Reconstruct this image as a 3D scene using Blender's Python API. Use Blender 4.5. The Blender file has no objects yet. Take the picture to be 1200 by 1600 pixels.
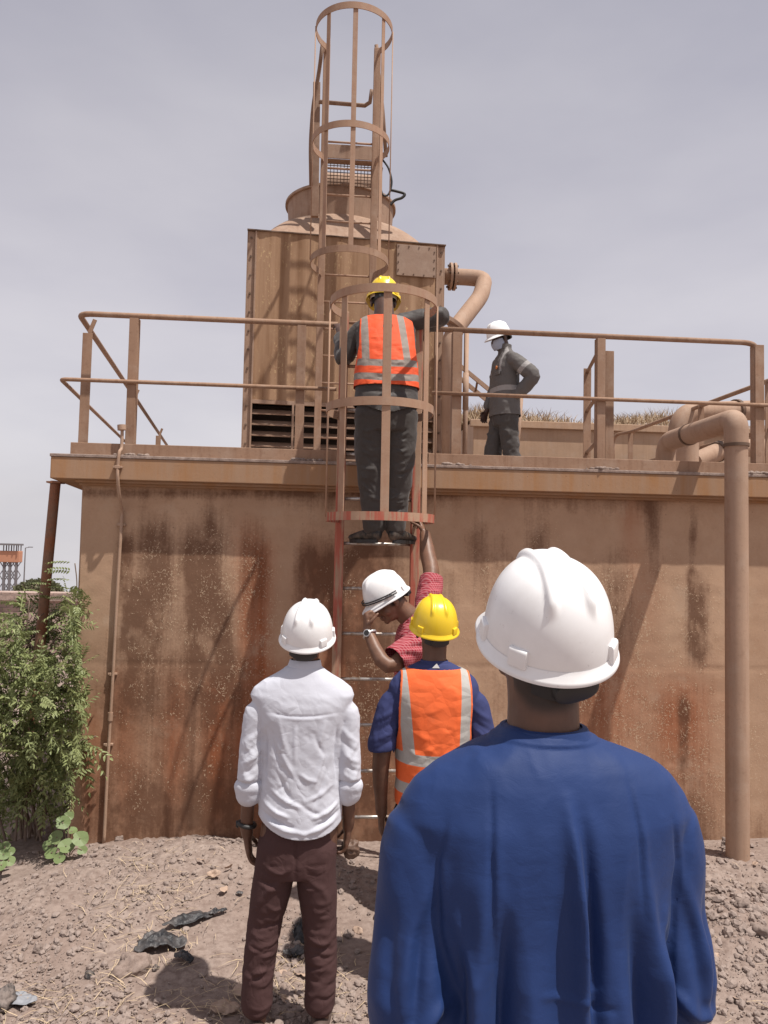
import bpy, bmesh, math, random
import numpy as np
from mathutils import Vector, Matrix

random.seed(7)
rng = np.random.default_rng(11)
SC = bpy.context.scene
COL = SC.collection
rad = math.radians

# ------------------------------------------------------------------ camera
CAMZ = 2.05
YAW, PITCH, ROLL = rad(4.48), rad(3.02), rad(1.18)
FPX = 1200.0
_f = Vector((math.sin(YAW) * math.cos(PITCH), math.cos(YAW) * math.cos(PITCH), math.sin(PITCH)))
_r = Vector((math.cos(YAW), -math.sin(YAW), 0))
_u = _r.cross(_f)
CR = _r * math.cos(ROLL) + _u * math.sin(ROLL)
CU = -_r * math.sin(ROLL) + _u * math.cos(ROLL)
CF = _f
CPOS = Vector((0, 0, CAMZ))
cam_d = bpy.data.cameras.new('camera')
cam = bpy.data.objects.new('camera', cam_d)
COL.objects.link(cam)
M = Matrix((( CR.x, CU.x, -CF.x, 0), (CR.y, CU.y, -CF.y, 0), (CR.z, CU.z, -CF.z, 0), (0, 0, 0, 1)))
M.translation = CPOS
cam.matrix_world = M
cam_d.sensor_fit = 'HORIZONTAL'
cam_d.sensor_width = 36.0
cam_d.lens = 36.0 * FPX / 1200.0
cam_d.clip_start = 0.05
cam_d.clip_end = 5000
SC.camera = cam

# ------------------------------------------------------------------ sky, sun, exposure
HAZE_GAIN = 7.0
SUN_EL, SUN_AZ = rad(67), rad(128)      # azimuth clockwise from +Y: behind the viewer, to the right
world = bpy.data.worlds.new('World')
SC.world = world
world.use_nodes = True
nt = world.node_tree
nt.nodes.clear()
sky = nt.nodes.new('ShaderNodeTexSky')
sky.sky_type = 'NISHITA'
sky.sun_disc = False
sky.sun_elevation = SUN_EL
sky.sun_rotation = SUN_AZ
sky.altitude = 300
sky.air_density = 1.0
sky.dust_density = 2.0
sky.ozone_density = 1.5
hs = nt.nodes.new('ShaderNodeHueSaturation')
hs.inputs['Saturation'].default_value = 0.34
tc = nt.nodes.new('ShaderNodeTexCoord')
mp = nt.nodes.new('ShaderNodeMapping')
mp.inputs['Scale'].default_value = (1.2, 1.2, 3.2)
mp.inputs['Location'].default_value = (0.35, 0.2, 0.1)
mp.inputs['Rotation'].default_value = (0, 0.35, 0)
nz = nt.nodes.new('ShaderNodeTexNoise')
nz.inputs['Scale'].default_value = 1.7
nz.inputs['Detail'].default_value = 5
rp = nt.nodes.new('ShaderNodeValToRGB')
rp.color_ramp.elements[0].position = 0.38
rp.color_ramp.elements[0].color = (0.92, 0.92, 0.95, 1)
rp.color_ramp.elements[1].position = 0.70
rp.color_ramp.elements[1].color = (1.13, 1.12, 1.10, 1)
sp = nt.nodes.new('ShaderNodeSeparateXYZ')
hz = nt.nodes.new('ShaderNodeValToRGB')          # dusty air: pale at the horizon, greyer overhead
he = hz.color_ramp.elements
he[0].position = 0.0; he[0].color = (0.585, 0.545, 0.56, 1)
he[1].position = 0.62; he[1].color = (0.385, 0.37, 0.42, 1)
e_ = he.new(0.30); e_.color = (0.50, 0.47, 0.51, 1)
sc_ = nt.nodes.new('ShaderNodeVectorMath'); sc_.operation = 'SCALE'; sc_.inputs[3].default_value = HAZE_GAIN
mh = nt.nodes.new('ShaderNodeMix'); mh.data_type = 'RGBA'; mh.inputs[0].default_value = 0.72
mx = nt.nodes.new('ShaderNodeMix')
mx.data_type = 'RGBA'
mx.blend_type = 'MULTIPLY'
mx.inputs[0].default_value = 1.0
bg = nt.nodes.new('ShaderNodeBackground')
bg.inputs['Strength'].default_value = 0.15
wo = nt.nodes.new('ShaderNodeOutputWorld')
L = nt.links.new
spz = nt.nodes.new('ShaderNodeSeparateXYZ'); cbz = nt.nodes.new('ShaderNodeCombineXYZ'); mxz = nt.nodes.new('ShaderNodeMath')
mxz.operation = 'MAXIMUM'; mxz.inputs[1].default_value = 0.06
L(tc.outputs['Generated'], spz.inputs[0]); L(spz.outputs[0], cbz.inputs[0]); L(spz.outputs[1], cbz.inputs[1]); L(spz.outputs[2], mxz.inputs[0]); L(mxz.outputs[0], cbz.inputs[2]); L(cbz.outputs[0], sky.inputs[0])
L(sky.outputs[0], hs.inputs['Color'])
L(tc.outputs['Generated'], mp.inputs['Vector'])
L(tc.outputs['Generated'], sp.inputs[0])
L(sp.outputs[2], hz.inputs[0])
L(hz.outputs[0], sc_.inputs[0])
L(mp.outputs[0], nz.inputs['Vector'])
L(nz.outputs[0], rp.inputs[0])
L(hs.outputs[0], mh.inputs[6])
L(sc_.outputs[0], mh.inputs[7])
L(mh.outputs[2], mx.inputs[6])
L(rp.outputs[0], mx.inputs[7])
L(mx.outputs[2], bg.inputs['Color'])
L(bg.outputs[0], wo.inputs[0])

sun_d = bpy.data.lights.new('sun', 'SUN')
sun_d.energy = 4.8
sun_d.angle = rad(0.7)
sun_d.color = (1.0, 0.955, 0.89)
sun = bpy.data.objects.new('sun', sun_d)
COL.objects.link(sun)
sdir = Vector((math.sin(SUN_AZ) * math.cos(SUN_EL), math.cos(SUN_AZ) * math.cos(SUN_EL), math.sin(SUN_EL)))
sun.rotation_euler = sdir.to_track_quat('Z', 'Y').to_euler()
sun.location = (6, -6, 14)
SC.view_settings.view_transform = 'Standard'
SC.view_settings.look = 'None'
SC.view_settings.exposure = 0.18
SC.view_settings.gamma = 1.0
SC.cycles.max_bounces = 6
SC.cycles.use_denoising = True

# ------------------------------------------------------------------ helpers
def ray(px, py):
    return CF + CR * ((px - 600) / FPX) - CU * ((py - 800) / FPX)

def P(px, py, d):
    return CPOS + ray(px, py) * d

def W(px, py, Y):
    r = ray(px, py)
    return CPOS + r * (Y / r.y)

def GZ(px, py, z):
    r = ray(px, py)
    return CPOS + r * ((z - CAMZ) / r.z)

def project(co):
    p = np.asarray(co, float) - np.array(CPOS)
    d = p @ np.array(CF)
    return 600 + FPX * (p @ np.array(CR)) / d, 800 - FPX * (p @ np.array(CU)) / d

def vnoise(p, seed=0):
    """smooth value noise in -1..1, p is (N,3)"""
    p = np.asarray(p, float)
    i = np.floor(p).astype(np.int64)
    f = p - i
    f = f * f * f * (f * (f * 6 - 15) + 10)
    out = np.zeros(len(p))
    for dx in (0, 1):
        for dy in (0, 1):
            for dz in (0, 1):
                h = ((i[:, 0] + dx) * 374761393 + (i[:, 1] + dy) * 668265263 + (i[:, 2] + dz) * 2147483647 + seed * 974711) & 0xFFFFFFFF
                h = ((h ^ (h >> 13)) * 1274126177) & 0xFFFFFFFF
                h = ((h ^ (h >> 16)) * 2246822519) & 0xFFFFFFFF
                v = (h ^ (h >> 15)) / 4294967295.0 * 2 - 1
                w = (f[:, 0] if dx else 1 - f[:, 0]) * (f[:, 1] if dy else 1 - f[:, 1]) * (f[:, 2] if dz else 1 - f[:, 2])
                out += v * w
    return out

def fbm(p, oct=4, seed=0, gain=0.5):
    p = np.asarray(p, float)
    s, a, t = 0, 1.0, 0.0
    for o in range(oct):
        s = s + a * vnoise(p * (2 ** o) + 17.3 * o, seed + o)
        t += a
        a *= gain
    return s / t

def sstep(a, b, x):
    t = np.clip((np.asarray(x, float) - a) / (b - a), 0, 1)
    return t * t * (3 - 2 * t)

# ---- object registry
def tag(o, label=None, cat=None, group=None, kind=None):
    if label: o['label'] = label
    if cat: o['category'] = cat
    if group: o['group'] = group
    if kind: o['kind'] = kind
    return o

def thing(name, loc, label, cat, group=None):
    o = bpy.data.objects.new(name, None)
    o.location = loc
    o.empty_display_size = 0.1
    COL.objects.link(o)
    return tag(o, label, cat, group)

class MB:
    """collects shapes in world (or local) coordinates, builds ONE mesh object"""
    def __init__(s):
        s.v = []; s.f = []
    def add(s, vs, fs):
        b = len(s.v)
        s.v.extend([tuple(x) for x in vs])
        s.f.extend([tuple(i + b for i in f) for f in fs])
    def box(s, c, size, M3=None):
        c = Vector(c); hx, hy, hz = size[0] / 2, size[1] / 2, size[2] / 2
        vs = [Vector((x, y, z)) for x in (-hx, hx) for y in (-hy, hy) for z in (-hz, hz)]
        if M3 is not None: vs = [M3 @ v for v in vs]
        s.add([c + v for v in vs], [(0, 1, 3, 2), (4, 6, 7, 5), (0, 4, 5, 1), (2, 3, 7, 6), (0, 2, 6, 4), (1, 5, 7, 3)])
    def box2(s, lo, hi):
        s.box([(a + b) / 2 for a, b in zip(lo, hi)], [b - a for a, b in zip(lo, hi)])
    def bar(s, p0, p1, w, t, side=Vector((1, 0, 0))):
        """rectangular bar from p0 to p1, w along side, t along the other"""
        p0 = Vector(p0); p1 = Vector(p1); z = (p1 - p0)
        ln = z.length; z.normalize()
        x = (side - z * side.dot(z)).normalized(); y = z.cross(x)
        M3 = Matrix((x, y, z)).transposed()
        s.box((p0 + p1) / 2, (w, t, ln), M3)
    def angle(s, p0, p1, w, t, side=Vector((1, 0, 0)), flip=1, flip2=1):
        """L section"""
        p0 = Vector(p0); p1 = Vector(p1); z = (p1 - p0).normalized()
        x = (side - z * side.dot(z)).normalized(); y = z.cross(x)
        s.bar(p0, p1, w, t, x)
        o = x * (flip * (w / 2 - t / 2)) + y * (flip2 * (w / 2 + t / 2 + 0.0))
        s.bar(p0 + o, p1 + o, t, w - t, x)
    def tube(s, pts, r, seg=12, cap=True):
        pts = [Vector(p) for p in pts]
        n = len(pts)
        rs = r if isinstance(r, (list, tuple)) else [r] * n
        t0 = (pts[1] - pts[0]).normalized()
        ref = Vector((0, 0, 1)) if abs(t0.z) < 0.9 else Vector((1, 0, 0))
        x = (ref - t0 * ref.dot(t0)).normalized()
        b = len(s.v); vs = []
        for i, p in enumerate(pts):
            if i == 0: t = t0
            elif i == n - 1: t = (pts[i] - pts[i - 1]).normalized()
            else: t = ((pts[i + 1] - p).normalized() + (p - pts[i - 1]).normalized()).normalized()
            x = (x - t * x.dot(t)).normalized(); y = t.cross(x)
            for k in range(seg):
                a = 2 * math.pi * k / seg
                vs.append(p + (x * math.cos(a) + y * math.sin(a)) * rs[i])
        fs = []
        for i in range(n - 1):
            for k in range(seg):
                k2 = (k + 1) % seg
                fs.append((i * seg + k, i * seg + k2, (i + 1) * seg + k2, (i + 1) * seg + k))
        if cap:
            fs.append(tuple(range(seg - 1, -1, -1)))
            fs.append(tuple((n - 1) * seg + k for k in range(seg)))
        s.add(vs, fs)
    def hoop(s, c, r, h, t, a0=0, a1=2 * math.pi, seg=64):
        """flat strap ring, axis Z"""
        full = abs(a1 - a0 - 2 * math.pi) < 1e-6
        n = seg if full else seg + 1
        vs = []; c = Vector(c)
        for i in range(n):
            a = a0 + (a1 - a0) * i / seg
            d = Vector((math.cos(a), math.sin(a), 0))
            for rr, zz in ((r, -h / 2), (r, h / 2), (r + t, h / 2), (r + t, -h / 2)):
                vs.append(c + d * rr + Vector((0, 0, zz)))
        fs = []
        for i in range(seg):
            j = (i + 1) % n
            for k in range(4):
                k2 = (k + 1) % 4
                fs.append((i * 4 + k, i * 4 + k2, j * 4 + k2, j * 4 + k))
        if not full:
            fs.append((0, 1, 2, 3)); e = (n - 1) * 4
            fs.append((e + 3, e + 2, e + 1, e))
        s.add(vs, fs)
    def loft(s, rings, seg=40, cap=True):
        """rings: (center, u, v, ru, rv, expo)"""
        vs = []
        for c, u, v, ru, rv, ex in rings:
            c = Vector(c)
            for k in range(seg):
                a = 2 * math.pi * k / seg
                ca, sa = math.cos(a), math.sin(a)
                q = 2.0 / ex
                vs.append(c + Vector(u) * (ru * math.copysign(abs(ca) ** q, ca)) + Vector(v) * (rv * math.copysign(abs(sa) ** q, sa)))
        n = len(rings); fs = []
        for i in range(n - 1):
            for k in range(seg):
                k2 = (k + 1) % seg
                fs.append((i * seg + k, i * seg + k2, (i + 1) * seg + k2, (i + 1) * seg + k))
        if cap:
            fs.append(tuple(range(seg - 1, -1, -1)))
            fs.append(tuple((n - 1) * seg + k for k in range(seg)))
        s.add(vs, fs)
    def torso(s, rows, seg=44):
        """rows: (z, cx, cy, rx, ry[, expo]) horizontal sections from low to high"""
        s.loft([((r[1], r[2], r[0]), (1, 0, 0), (0, 1, 0), r[3], r[4], r[5] if len(r) > 5 else 2.3) for r in rows], seg)
    def limb(s, pts, rads, seg=18, side=None):
        """tapered rounded limb; rads: r or (r_side, r_other)"""
        pts = [Vector(p) for p in pts]
        rr = [(q, q) if not isinstance(q, tuple) else q for q in rads]
        # smooth subdivide with Catmull-Rom
        P2, R2 = [], []
        n = len(pts)
        for i in range(n - 1):
            a = pts[max(i - 1, 0)]; b = pts[i]; c = pts[i + 1]; d = pts[min(i + 2, n - 1)]
            for k in range(4):
                t = k / 4
                P2.append(0.5 * ((2 * b) + (c - a) * t + (2 * a - 5 * b + 4 * c - d) * t * t + (3 * b - a - 3 * c + d) * t ** 3))
                tt = t * t * (3 - 2 * t)
                R2.append((rr[i][0] * (1 - tt) + rr[i + 1][0] * tt, rr[i][1] * (1 - tt) + rr[i + 1][1] * tt))
        P2.append(pts[-1]); R2.append(rr[-1])
        # hemispherical ends
        t0 = (P2[0] - P2[1]).normalized(); t1 = (P2[-1] - P2[-2]).normalized()
        pre = []; post = []
        for a in (80, 60, 40, 20):
            sa, ca = math.sin(rad(a)), math.cos(rad(a))
            m = min(R2[0]); pre.append((P2[0] + t0 * m * sa, (R2[0][0] * ca, R2[0][1] * ca)))
        for a in (20, 40, 60, 80):
            sa, ca = math.sin(rad(a)), math.cos(rad(a))
            m = min(R2[-1]); post.append((P2[-1] + t1 * m * sa, (R2[-1][0] * ca, R2[-1][1] * ca)))
        allp = pre + list(zip(P2, R2)) + post
        tang0 = -t0
        if side is None:
            ref = Vector((1, 0, 0)) if abs(tang0.x) < 0.85 else Vector((0, 1, 0))
        else: ref = Vector(side)
        x = (ref - tang0 * ref.dot(tang0)).normalized()
        rings = []; m = len(allp)
        for i, (p, q) in enumerate(allp):
            if i == 0: t = (allp[1][0] - p)
            elif i == m - 1: t = (p - allp[i - 1][0])
            else: t = allp[i + 1][0] - allp[i - 1][0]
            t = t.normalized()
            x = (x - t * x.dot(t)).normalized(); y = t.cross(x)
            rings.append((p, x.copy(), y, q[0], q[1], 2.0))
        s.loft(rings, seg)
    def ell(s, c, r, M3=None, seg=20, rings=12):
        c = Vector(c); vs = [];
        for i in range(rings + 1):
            th = math.pi * i / rings
            for k in range(seg):
                a = 2 * math.pi * k / seg
                p = Vector((r[0] * math.sin(th) * math.cos(a), r[1] * math.sin(th) * math.sin(a), -r[2] * math.cos(th)))
                if i in (0, rings): p = Vector((1e-5 * math.cos(a), 1e-5 * math.sin(a), p.z))
                if M3 is not None: p = M3 @ p
                vs.append(c + p)
        fs = []
        for i in range(rings):
            for k in range(seg):
                k2 = (k + 1) % seg
                fs.append((i * seg + k, i * seg + k2, (i + 1) * seg + k2, (i + 1) * seg + k))
        fs.append(tuple(range(seg - 1, -1, -1))); fs.append(tuple(rings * seg + k for k in range(seg)))
        s.add(vs, fs)
    def xform(s, Mx):
        s.v = [tuple(Mx @ Vector(v)) for v in s.v]
        return s
    def mesh(s, name):
        me = bpy.data.meshes.new(name)
        me.from_pydata(s.v, [], s.f)
        me.update()
        return me
    def build(s, name, mat, parent=None, smooth=False, bevel=0, local=False):
        off = Vector((0, 0, 0))
        q = parent
        while q is not None and not local:
            off += Vector(q.location); q = q.parent
        if off.length > 0:
            s.v = [(a[0] - off.x, a[1] - off.y, a[2] - off.z) for a in s.v]
        me = s.mesh(name)
        return link_mesh(name, me, mat, parent, smooth, bevel)

def link_mesh(name, me, mat, parent=None, smooth=False, bevel=0):
    bm = bmesh.new(); bm.from_mesh(me)
    bmesh.ops.recalc_face_normals(bm, faces=bm.faces)
    bm.to_mesh(me); bm.free()
    o = bpy.data.objects.new(name, me)
    COL.objects.link(o)
    if mat is not None: me.materials.append(mat)
    if parent is not None: o.parent = parent
    if smooth is True:
        me.polygons.foreach_set('use_smooth', [True] * len(me.polygons))
    elif smooth:                       # crease angle in degrees: mark sharp edges
        me.polygons.foreach_set('use_smooth', [True] * len(me.polygons))
        bm = bmesh.new(); bm.from_mesh(me)
        lim = rad(smooth)
        for e in bm.edges:
            if len(e.link_faces) == 2 and e.calc_face_angle(0) > lim: e.smooth = False
        bm.to_mesh(me); bm.free()
    if bevel:
        b = o.modifiers.new('bevel', 'BEVEL'); b.width = bevel; b.segments = 2; b.limit_method = 'ANGLE'
    return o

def fuse(mb, voxel, smooth=4, factor=0.5):
    """voxel-fuse overlapping closed shapes into one continuous surface"""
    me = mb.mesh('tmp')
    o = bpy.data.objects.new('tmp', me); COL.objects.link(o)
    m = o.modifiers.new('r', 'REMESH'); m.mode = 'VOXEL'; m.voxel_size = voxel; m.adaptivity = 0
    if smooth:
        q = o.modifiers.new('s', 'SMOOTH'); q.factor = factor; q.iterations = smooth
    dg = bpy.context.evaluated_depsgraph_get()
    me2 = bpy.data.meshes.new_from_object(o.evaluated_get(dg))
    bpy.data.objects.remove(o); bpy.data.meshes.remove(me)
    return me2

def get_co(me):
    a = np.empty(len(me.vertices) * 3); me.vertices.foreach_get('co', a); return a.reshape(-1, 3)

def get_no(me):
    a = np.empty(len(me.vertices) * 3); me.vertices.foreach_get('normal', a); return a.reshape(-1, 3)

def set_co(me, co):
    me.vertices.foreach_set('co', co.reshape(-1)); me.update()

def seg_dist(co, pts):
    """distance to polyline and parameter along it (0..1)"""
    best = np.full(len(co), 1e9); par = np.zeros(len(co)); n = len(pts) - 1
    for i in range(n):
        a = np.array(pts[i], float); b = np.array(pts[i + 1], float); d = b - a
        t = np.clip(((co - a) @ d) / (d @ d), 0, 1)
        q = np.linalg.norm(co - a - t[:, None] * d, axis=1)
        m = q < best
        best[m] = q[m]; par[m] = (i + t[m]) / n
    return best, par

def fold(co, pts, w, amp, side=None, no=None):
    """soft ridge (amp > 0) or valley along a polyline, fading at both ends"""
    d, t = seg_dist(co, pts)
    e = amp * np.exp(-(d / w) ** 2) * np.clip(np.sin(np.pi * (0.03 + 0.94 * t)), 0, 1) ** 0.9
    return e

def fold_back(co, no, pts2, w, amp, ysign=-1):
    """fold given as (x, z) points on the back (ysign -1) or front (+1) of a body"""
    p3 = [(p[0], 0, p[1]) for p in pts2]
    q = co.copy(); q[:, 1] = 0
    e = fold(q, p3, w, amp)
    return e * sstep(-0.15, 0.45, no[:, 1] * ysign)

def attr(me, name, val):
    a = me.attributes.new(name, 'FLOAT', 'POINT')
    a.data.foreach_set('value', np.asarray(val, np.float32))

# ------------------------------------------------------------------ materials
class NT:
    def __init__(s, name):
        s.m = bpy.data.materials.new(name); s.m.use_nodes = True
        s.t = s.m.node_tree; s.n = s.t.nodes
        s.bsdf = s.n['Principled BSDF']
        s.co = s.n.new('ShaderNodeTexCoord').outputs['Object']
    def link(s, a, b): s.t.links.new(a, b)
    def node(s, t): return s.n.new(t)
    def mapping(s, scale, vec=None, loc=(0, 0, 0)):
        n = s.node('ShaderNodeMapping'); n.inputs['Scale'].default_value = scale; n.inputs['Location'].default_value = loc
        s.link(vec or s.co, n.inputs['Vector']); return n.outputs[0]
    def noise(s, scale, detail=4, rough=0.55, vec=None, dist=0):
        n = s.node('ShaderNodeTexNoise'); n.inputs['Scale'].default_value = scale
        n.inputs['Detail'].default_value = detail; n.inputs['Roughness'].default_value = rough
        n.inputs['Distortion'].default_value = dist
        s.link(vec or s.co, n.inputs['Vector']); return n.outputs[0]
    def voronoi(s, scale, vec=None, feature='F1', out=0):
        n = s.node('ShaderNodeTexVoronoi'); n.inputs['Scale'].default_value = scale; n.feature = feature
        s.link(vec or s.co, n.inputs['Vector']); return n.outputs[out]
    def ramp(s, fac, p0, p1, c0=(0, 0, 0, 1), c1=(1, 1, 1, 1)):
        n = s.node('ShaderNodeValToRGB'); e = n.color_ramp.elements
        e[0].position = p0; e[1].position = p1; e[0].color = c0; e[1].color = c1
        s.link(fac, n.inputs[0]); return n.outputs[0]
    def math(s, op, a, b=None, clamp=False):
        n = s.node('ShaderNodeMath'); n.operation = op; n.use_clamp = clamp
        for i, v in enumerate((a, b)):
            if v is None: continue
            if isinstance(v, (int, float)): n.inputs[i].default_value = v
            else: s.link(v, n.inputs[i])
        return n.outputs[0]
    def mix(s, fac, a, b, blend='MIX'):
        n = s.node('ShaderNodeMix'); n.data_type = 'RGBA'; n.blend_type = blend
        for sock, v in ((n.inputs[0], fac), (n.inputs[6], a), (n.inputs[7], b)):
            if isinstance(v, (int, float)): sock.default_value = v
            elif isinstance(v, tuple): sock.default_value = v if len(v) == 4 else v + (1,)
            else: s.link(v, sock)
        return n.outputs[2]
    def attr(s, name):
        n = s.node('ShaderNodeAttribute'); n.attribute_name = name; return n
    def sep(s, vec=None):
        n = s.node('ShaderNodeSeparateXYZ'); s.link(vec or s.co, n.inputs[0]); return n.outputs
    def bump(s, h, strength=0.3, dist=0.01):
        n = s.node('ShaderNodeBump'); n.inputs['Strength'].default_value = strength; n.inputs['Distance'].default_value = dist
        s.link(h, n.inputs['Height']); 
        if s.bsdf.inputs['Normal'].links: s.link(s.bsdf.inputs['Normal'].links[0].from_socket, n.inputs['Normal'])
        s.link(n.outputs[0], s.bsdf.inputs['Normal'])
    def out(s, col=None, rough=None, spec=None, metal=None, **kw):
        for k, v in (('Base Color', col), ('Roughness', rough), ('Specular IOR Level', spec), ('Metallic', metal)):
            if v is None: continue
            if isinstance(v, (int, float)): s.bsdf.inputs[k].default_value = v
            elif isinstance(v, tuple): s.bsdf.inputs[k].default_value = v if len(v) == 4 else v + (1,)
            else: s.link(v, s.bsdf.inputs[k])
        for k, v in kw.items(): s.bsdf.inputs[k.replace('_', ' ')].default_value = v
        return s.m

def c4(c, k=1.0): return (c[0] * k, c[1] * k, c[2] * k, 1)

def rgb(r, g, b):
    f = lambda v: (v / 255 / 12.92) if v / 255 <= 0.04045 else ((v / 255 + 0.055) / 1.055) ** 2.4
    return (f(r), f(g), f(b))

def steel_mat(name, base, rust, amount=0.4, bump=0.25, streak=True, rough=0.75):
    n = NT(name)
    big = n.noise(2.2, 5, 0.6)
    st = n.noise(1.0, 5, 0.6, n.mapping((22, 22, 1.4))) if streak else n.noise(9, 4)
    fine = n.noise(60, 4, 0.7)
    c = n.mix(n.ramp(big, 0.3, 0.72), c4(base, 0.86), c4(base, 1.12))
    k = n.math('MULTIPLY', n.ramp(st, 0.48, 0.72), amount)
    c = n.mix(k, c, c4(rust))
    c = n.mix(n.math('MULTIPLY', n.ramp(n.noise(6, 5, 0.65), 0.50, 0.70), 0.38), c, (0.42, 0.315, 0.245))
    c = n.mix(n.math('MULTIPLY', n.ramp(n.noise(19, 4, 0.7), 0.60, 0.66), 0.55 * amount), c, c4(rust, 0.85))
    c = n.mix(n.math('MULTIPLY', n.ramp(fine, 0.55, 0.75), 0.35 * amount + 0.12), c, c4(rust, 0.75))
    n.bump(fine, bump, 0.004)
    return n.out(c, rough, 0.3)

def cloth_mat(name, base, var=0.10, rough=0.85, weave=900, wrinkle=0.0, sheen=0.0, crease=0.0, cscale=13):
    n = NT(name)
    big = n.noise(7, 3, 0.5)
    c = n.mix(big, c4(base, 1 - var), c4(base, 1 + var))
    if weave:
        w = n.noise(weave, 2, 0.5)
        n.bump(w, 0.25, 0.0006)
    if wrinkle:
        q = n.noise(26, 4, 0.55, n.mapping((1.0, 1.0, 1.6)), 0.6)
        n.bump(q, wrinkle, 0.006)
    if crease:                                             # crisp irregular fabric creases
        w1 = n.noise(5, 3, 0.5); w2 = n.node('ShaderNodeTexNoise'); w2.inputs['Scale'].default_value = 6; n.link(n.co, w2.inputs['Vector'])
        va = n.node('ShaderNodeVectorMath'); va.operation = 'MULTIPLY_ADD'; n.link(w2.outputs['Color'], va.inputs[0]); va.inputs[1].default_value = (.30, .30, .22); n.link(n.mapping((1, .7, .62)), va.inputs[2])
        e1 = n.voronoi(cscale, va.outputs[0], 'DISTANCE_TO_EDGE'); e2 = n.voronoi(cscale * 2.1, va.outputs[0], 'F1')
        gate = n.ramp(w1, 0.36, 0.62)
        n.bump(n.math('MULTIPLY', n.ramp(e1, 0.0, 0.34), gate), crease, 0.012)
        n.bump(n.math('MULTIPLY', e2, n.ramp(w1, 0.62, 0.40)), crease * 0.5, 0.007)
    m = n.out(c, rough, 0.2)
    if sheen:
        n.bsdf.inputs['Sheen Weight'].default_value = sheen
        n.bsdf.inputs['Sheen Roughness'].default_value = 0.4
    return m

# ------------------------------------------------------------------ shared surfaces
TAN = (0.335, 0.215, 0.145)
RUST = (0.16, 0.075, 0.04)
M_rail = steel_mat('dusty_rail_paint', (0.31, 0.19, 0.125), RUST, 0.45)
M_ladder = steel_mat('dusty_ladder_paint', (0.36, 0.225, 0.15), (0.27, 0.09, 0.055), 0.30)
M_pipe = steel_mat('dusty_pipe_paint', (0.38, 0.25, 0.175), (0.25, 0.14, 0.09), 0.40)
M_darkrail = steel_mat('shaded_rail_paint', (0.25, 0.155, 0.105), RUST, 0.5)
M_bolt = steel_mat('old_bolt_steel', (0.13, 0.085, 0.06), RUST, 0.4, streak=False)
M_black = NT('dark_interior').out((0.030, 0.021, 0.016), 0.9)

# ground height ------------------------------------------------------------
PITX, PITY = -2.08, 4.86
def ground_z(x, y):
    x = np.asarray(x, float); y = np.asarray(y, float)
    z = 0.17 * np.exp(-((x + 0.85) / 0.75) ** 2 - ((y - 4.9) / 0.55) ** 2)
    z = z + 0.07 * np.exp(-((x + 0.1) / 0.6) ** 2 - ((y - 4.9) / 0.45) ** 2)
    z = z + 0.115 * sstep(1.0, 2.0, x) * np.exp(-((y - 4.88) / 0.40) ** 2)
    z = z + 0.10 * np.exp(-((x - 2.35) / 0.35) ** 2 - ((y - 4.2) / 0.35) ** 2)
    z = z + 0.19 * (1 - sstep(1.7, 3.1, y))
    pit = sstep(0.0, 0.35, (PITX + 0.12 * np.sin(y * 9) - x)) * sstep(-0.12, 0.22, y - PITY - 0.10 * np.sin(x * 7))
    z = z - 0.62 * pit * (1 - sstep(8.0, 12.0, y))
    z = z - 0.058 * np.clip(np.hypot(x, y) - 17.0, 0, None)
    return z

def ground_mesh():
    def axis(lo, hi, step, far, g=1.22):
        a = list(np.arange(lo, hi + 1e-6, step)); s = step
        r = []; v = hi
        while v < far: s *= g; v += s; r.append(v)
        l = []; v = lo; s = step
        while v > -far: s *= g; v -= s; l.append(v)
        return np.array(l[::-1] + a + r)
    xs = axis(-2.9, 2.9, 0.014, 900); ys = axis(2.4, 5.7, 0.014, 900)
    X, Y = np.meshgrid(xs, ys)
    x = X.ravel(); y = Y.ravel()
    p = np.stack([x, y, np.zeros_like(x)], 1)
    near = np.exp(-((np.abs(x) / 6) ** 4) - ((y - 4) / 6) ** 4)
    z = ground_z(x, y)
    lump = fbm(p * 2.1, 4, 5) * 0.035
    clod = np.abs(fbm(p * 16, 3, 9))
    patch = sstep(-0.25, 0.35, fbm(p * 1.5, 3, 21))
    z = z + near * (lump + 0.022 * patch * clod + 0.009 * patch * fbm(p * 45, 2, 31) + 0.004 * fbm(p * 70, 1, 41))
    co = np.stack([x, y, z], 1)
    nx, ny = len(xs), len(ys)
    i = np.arange((nx - 1) * (ny - 1)); r = i // (nx - 1); c = i % (nx - 1)
    a = r * nx + c
    me = bpy.data.meshes.new('ground')
    fc = np.stack([a, a + 1, a + nx + 1, a + nx], 1)
    me.vertices.add(len(co)); me.vertices.foreach_set('co', co.ravel())
    me.loops.add(fc.size); me.loops.foreach_set('vertex_index', fc.ravel())
    me.polygons.add(len(fc)); me.polygons.foreach_set('loop_start', np.arange(len(fc)) * 4)
    me.polygons.foreach_set('loop_total', np.full(len(fc), 4))
    me.polygons.foreach_set('use_smooth', [True] * len(fc))
    me.update(); me.validate()
    return me

def dirt_mat(name, k=1.0):
    n = NT(name)
    a = n.noise(1.3, 5, 0.6); b = n.noise(24, 5, 0.65); c = n.noise(130, 3, 0.6)
    col = n.mix(n.ramp(a, 0.35, 0.65), c4((0.25, 0.185, 0.155), k), c4((0.325, 0.258, 0.222), k))
    col = n.mix(n.ramp(b, 0.4, 0.68), col, c4((0.19, 0.138, 0.115), k))
    col = n.mix(n.math('MULTIPLY', n.ramp(c, 0.6, 0.78), 0.45), col, c4((0.40, 0.325, 0.28), k))
    n.bump(b, 0.5, 0.012); n.bump(c, 0.5, 0.004)
    return n.out(col, 0.95, 0.15)

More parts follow.
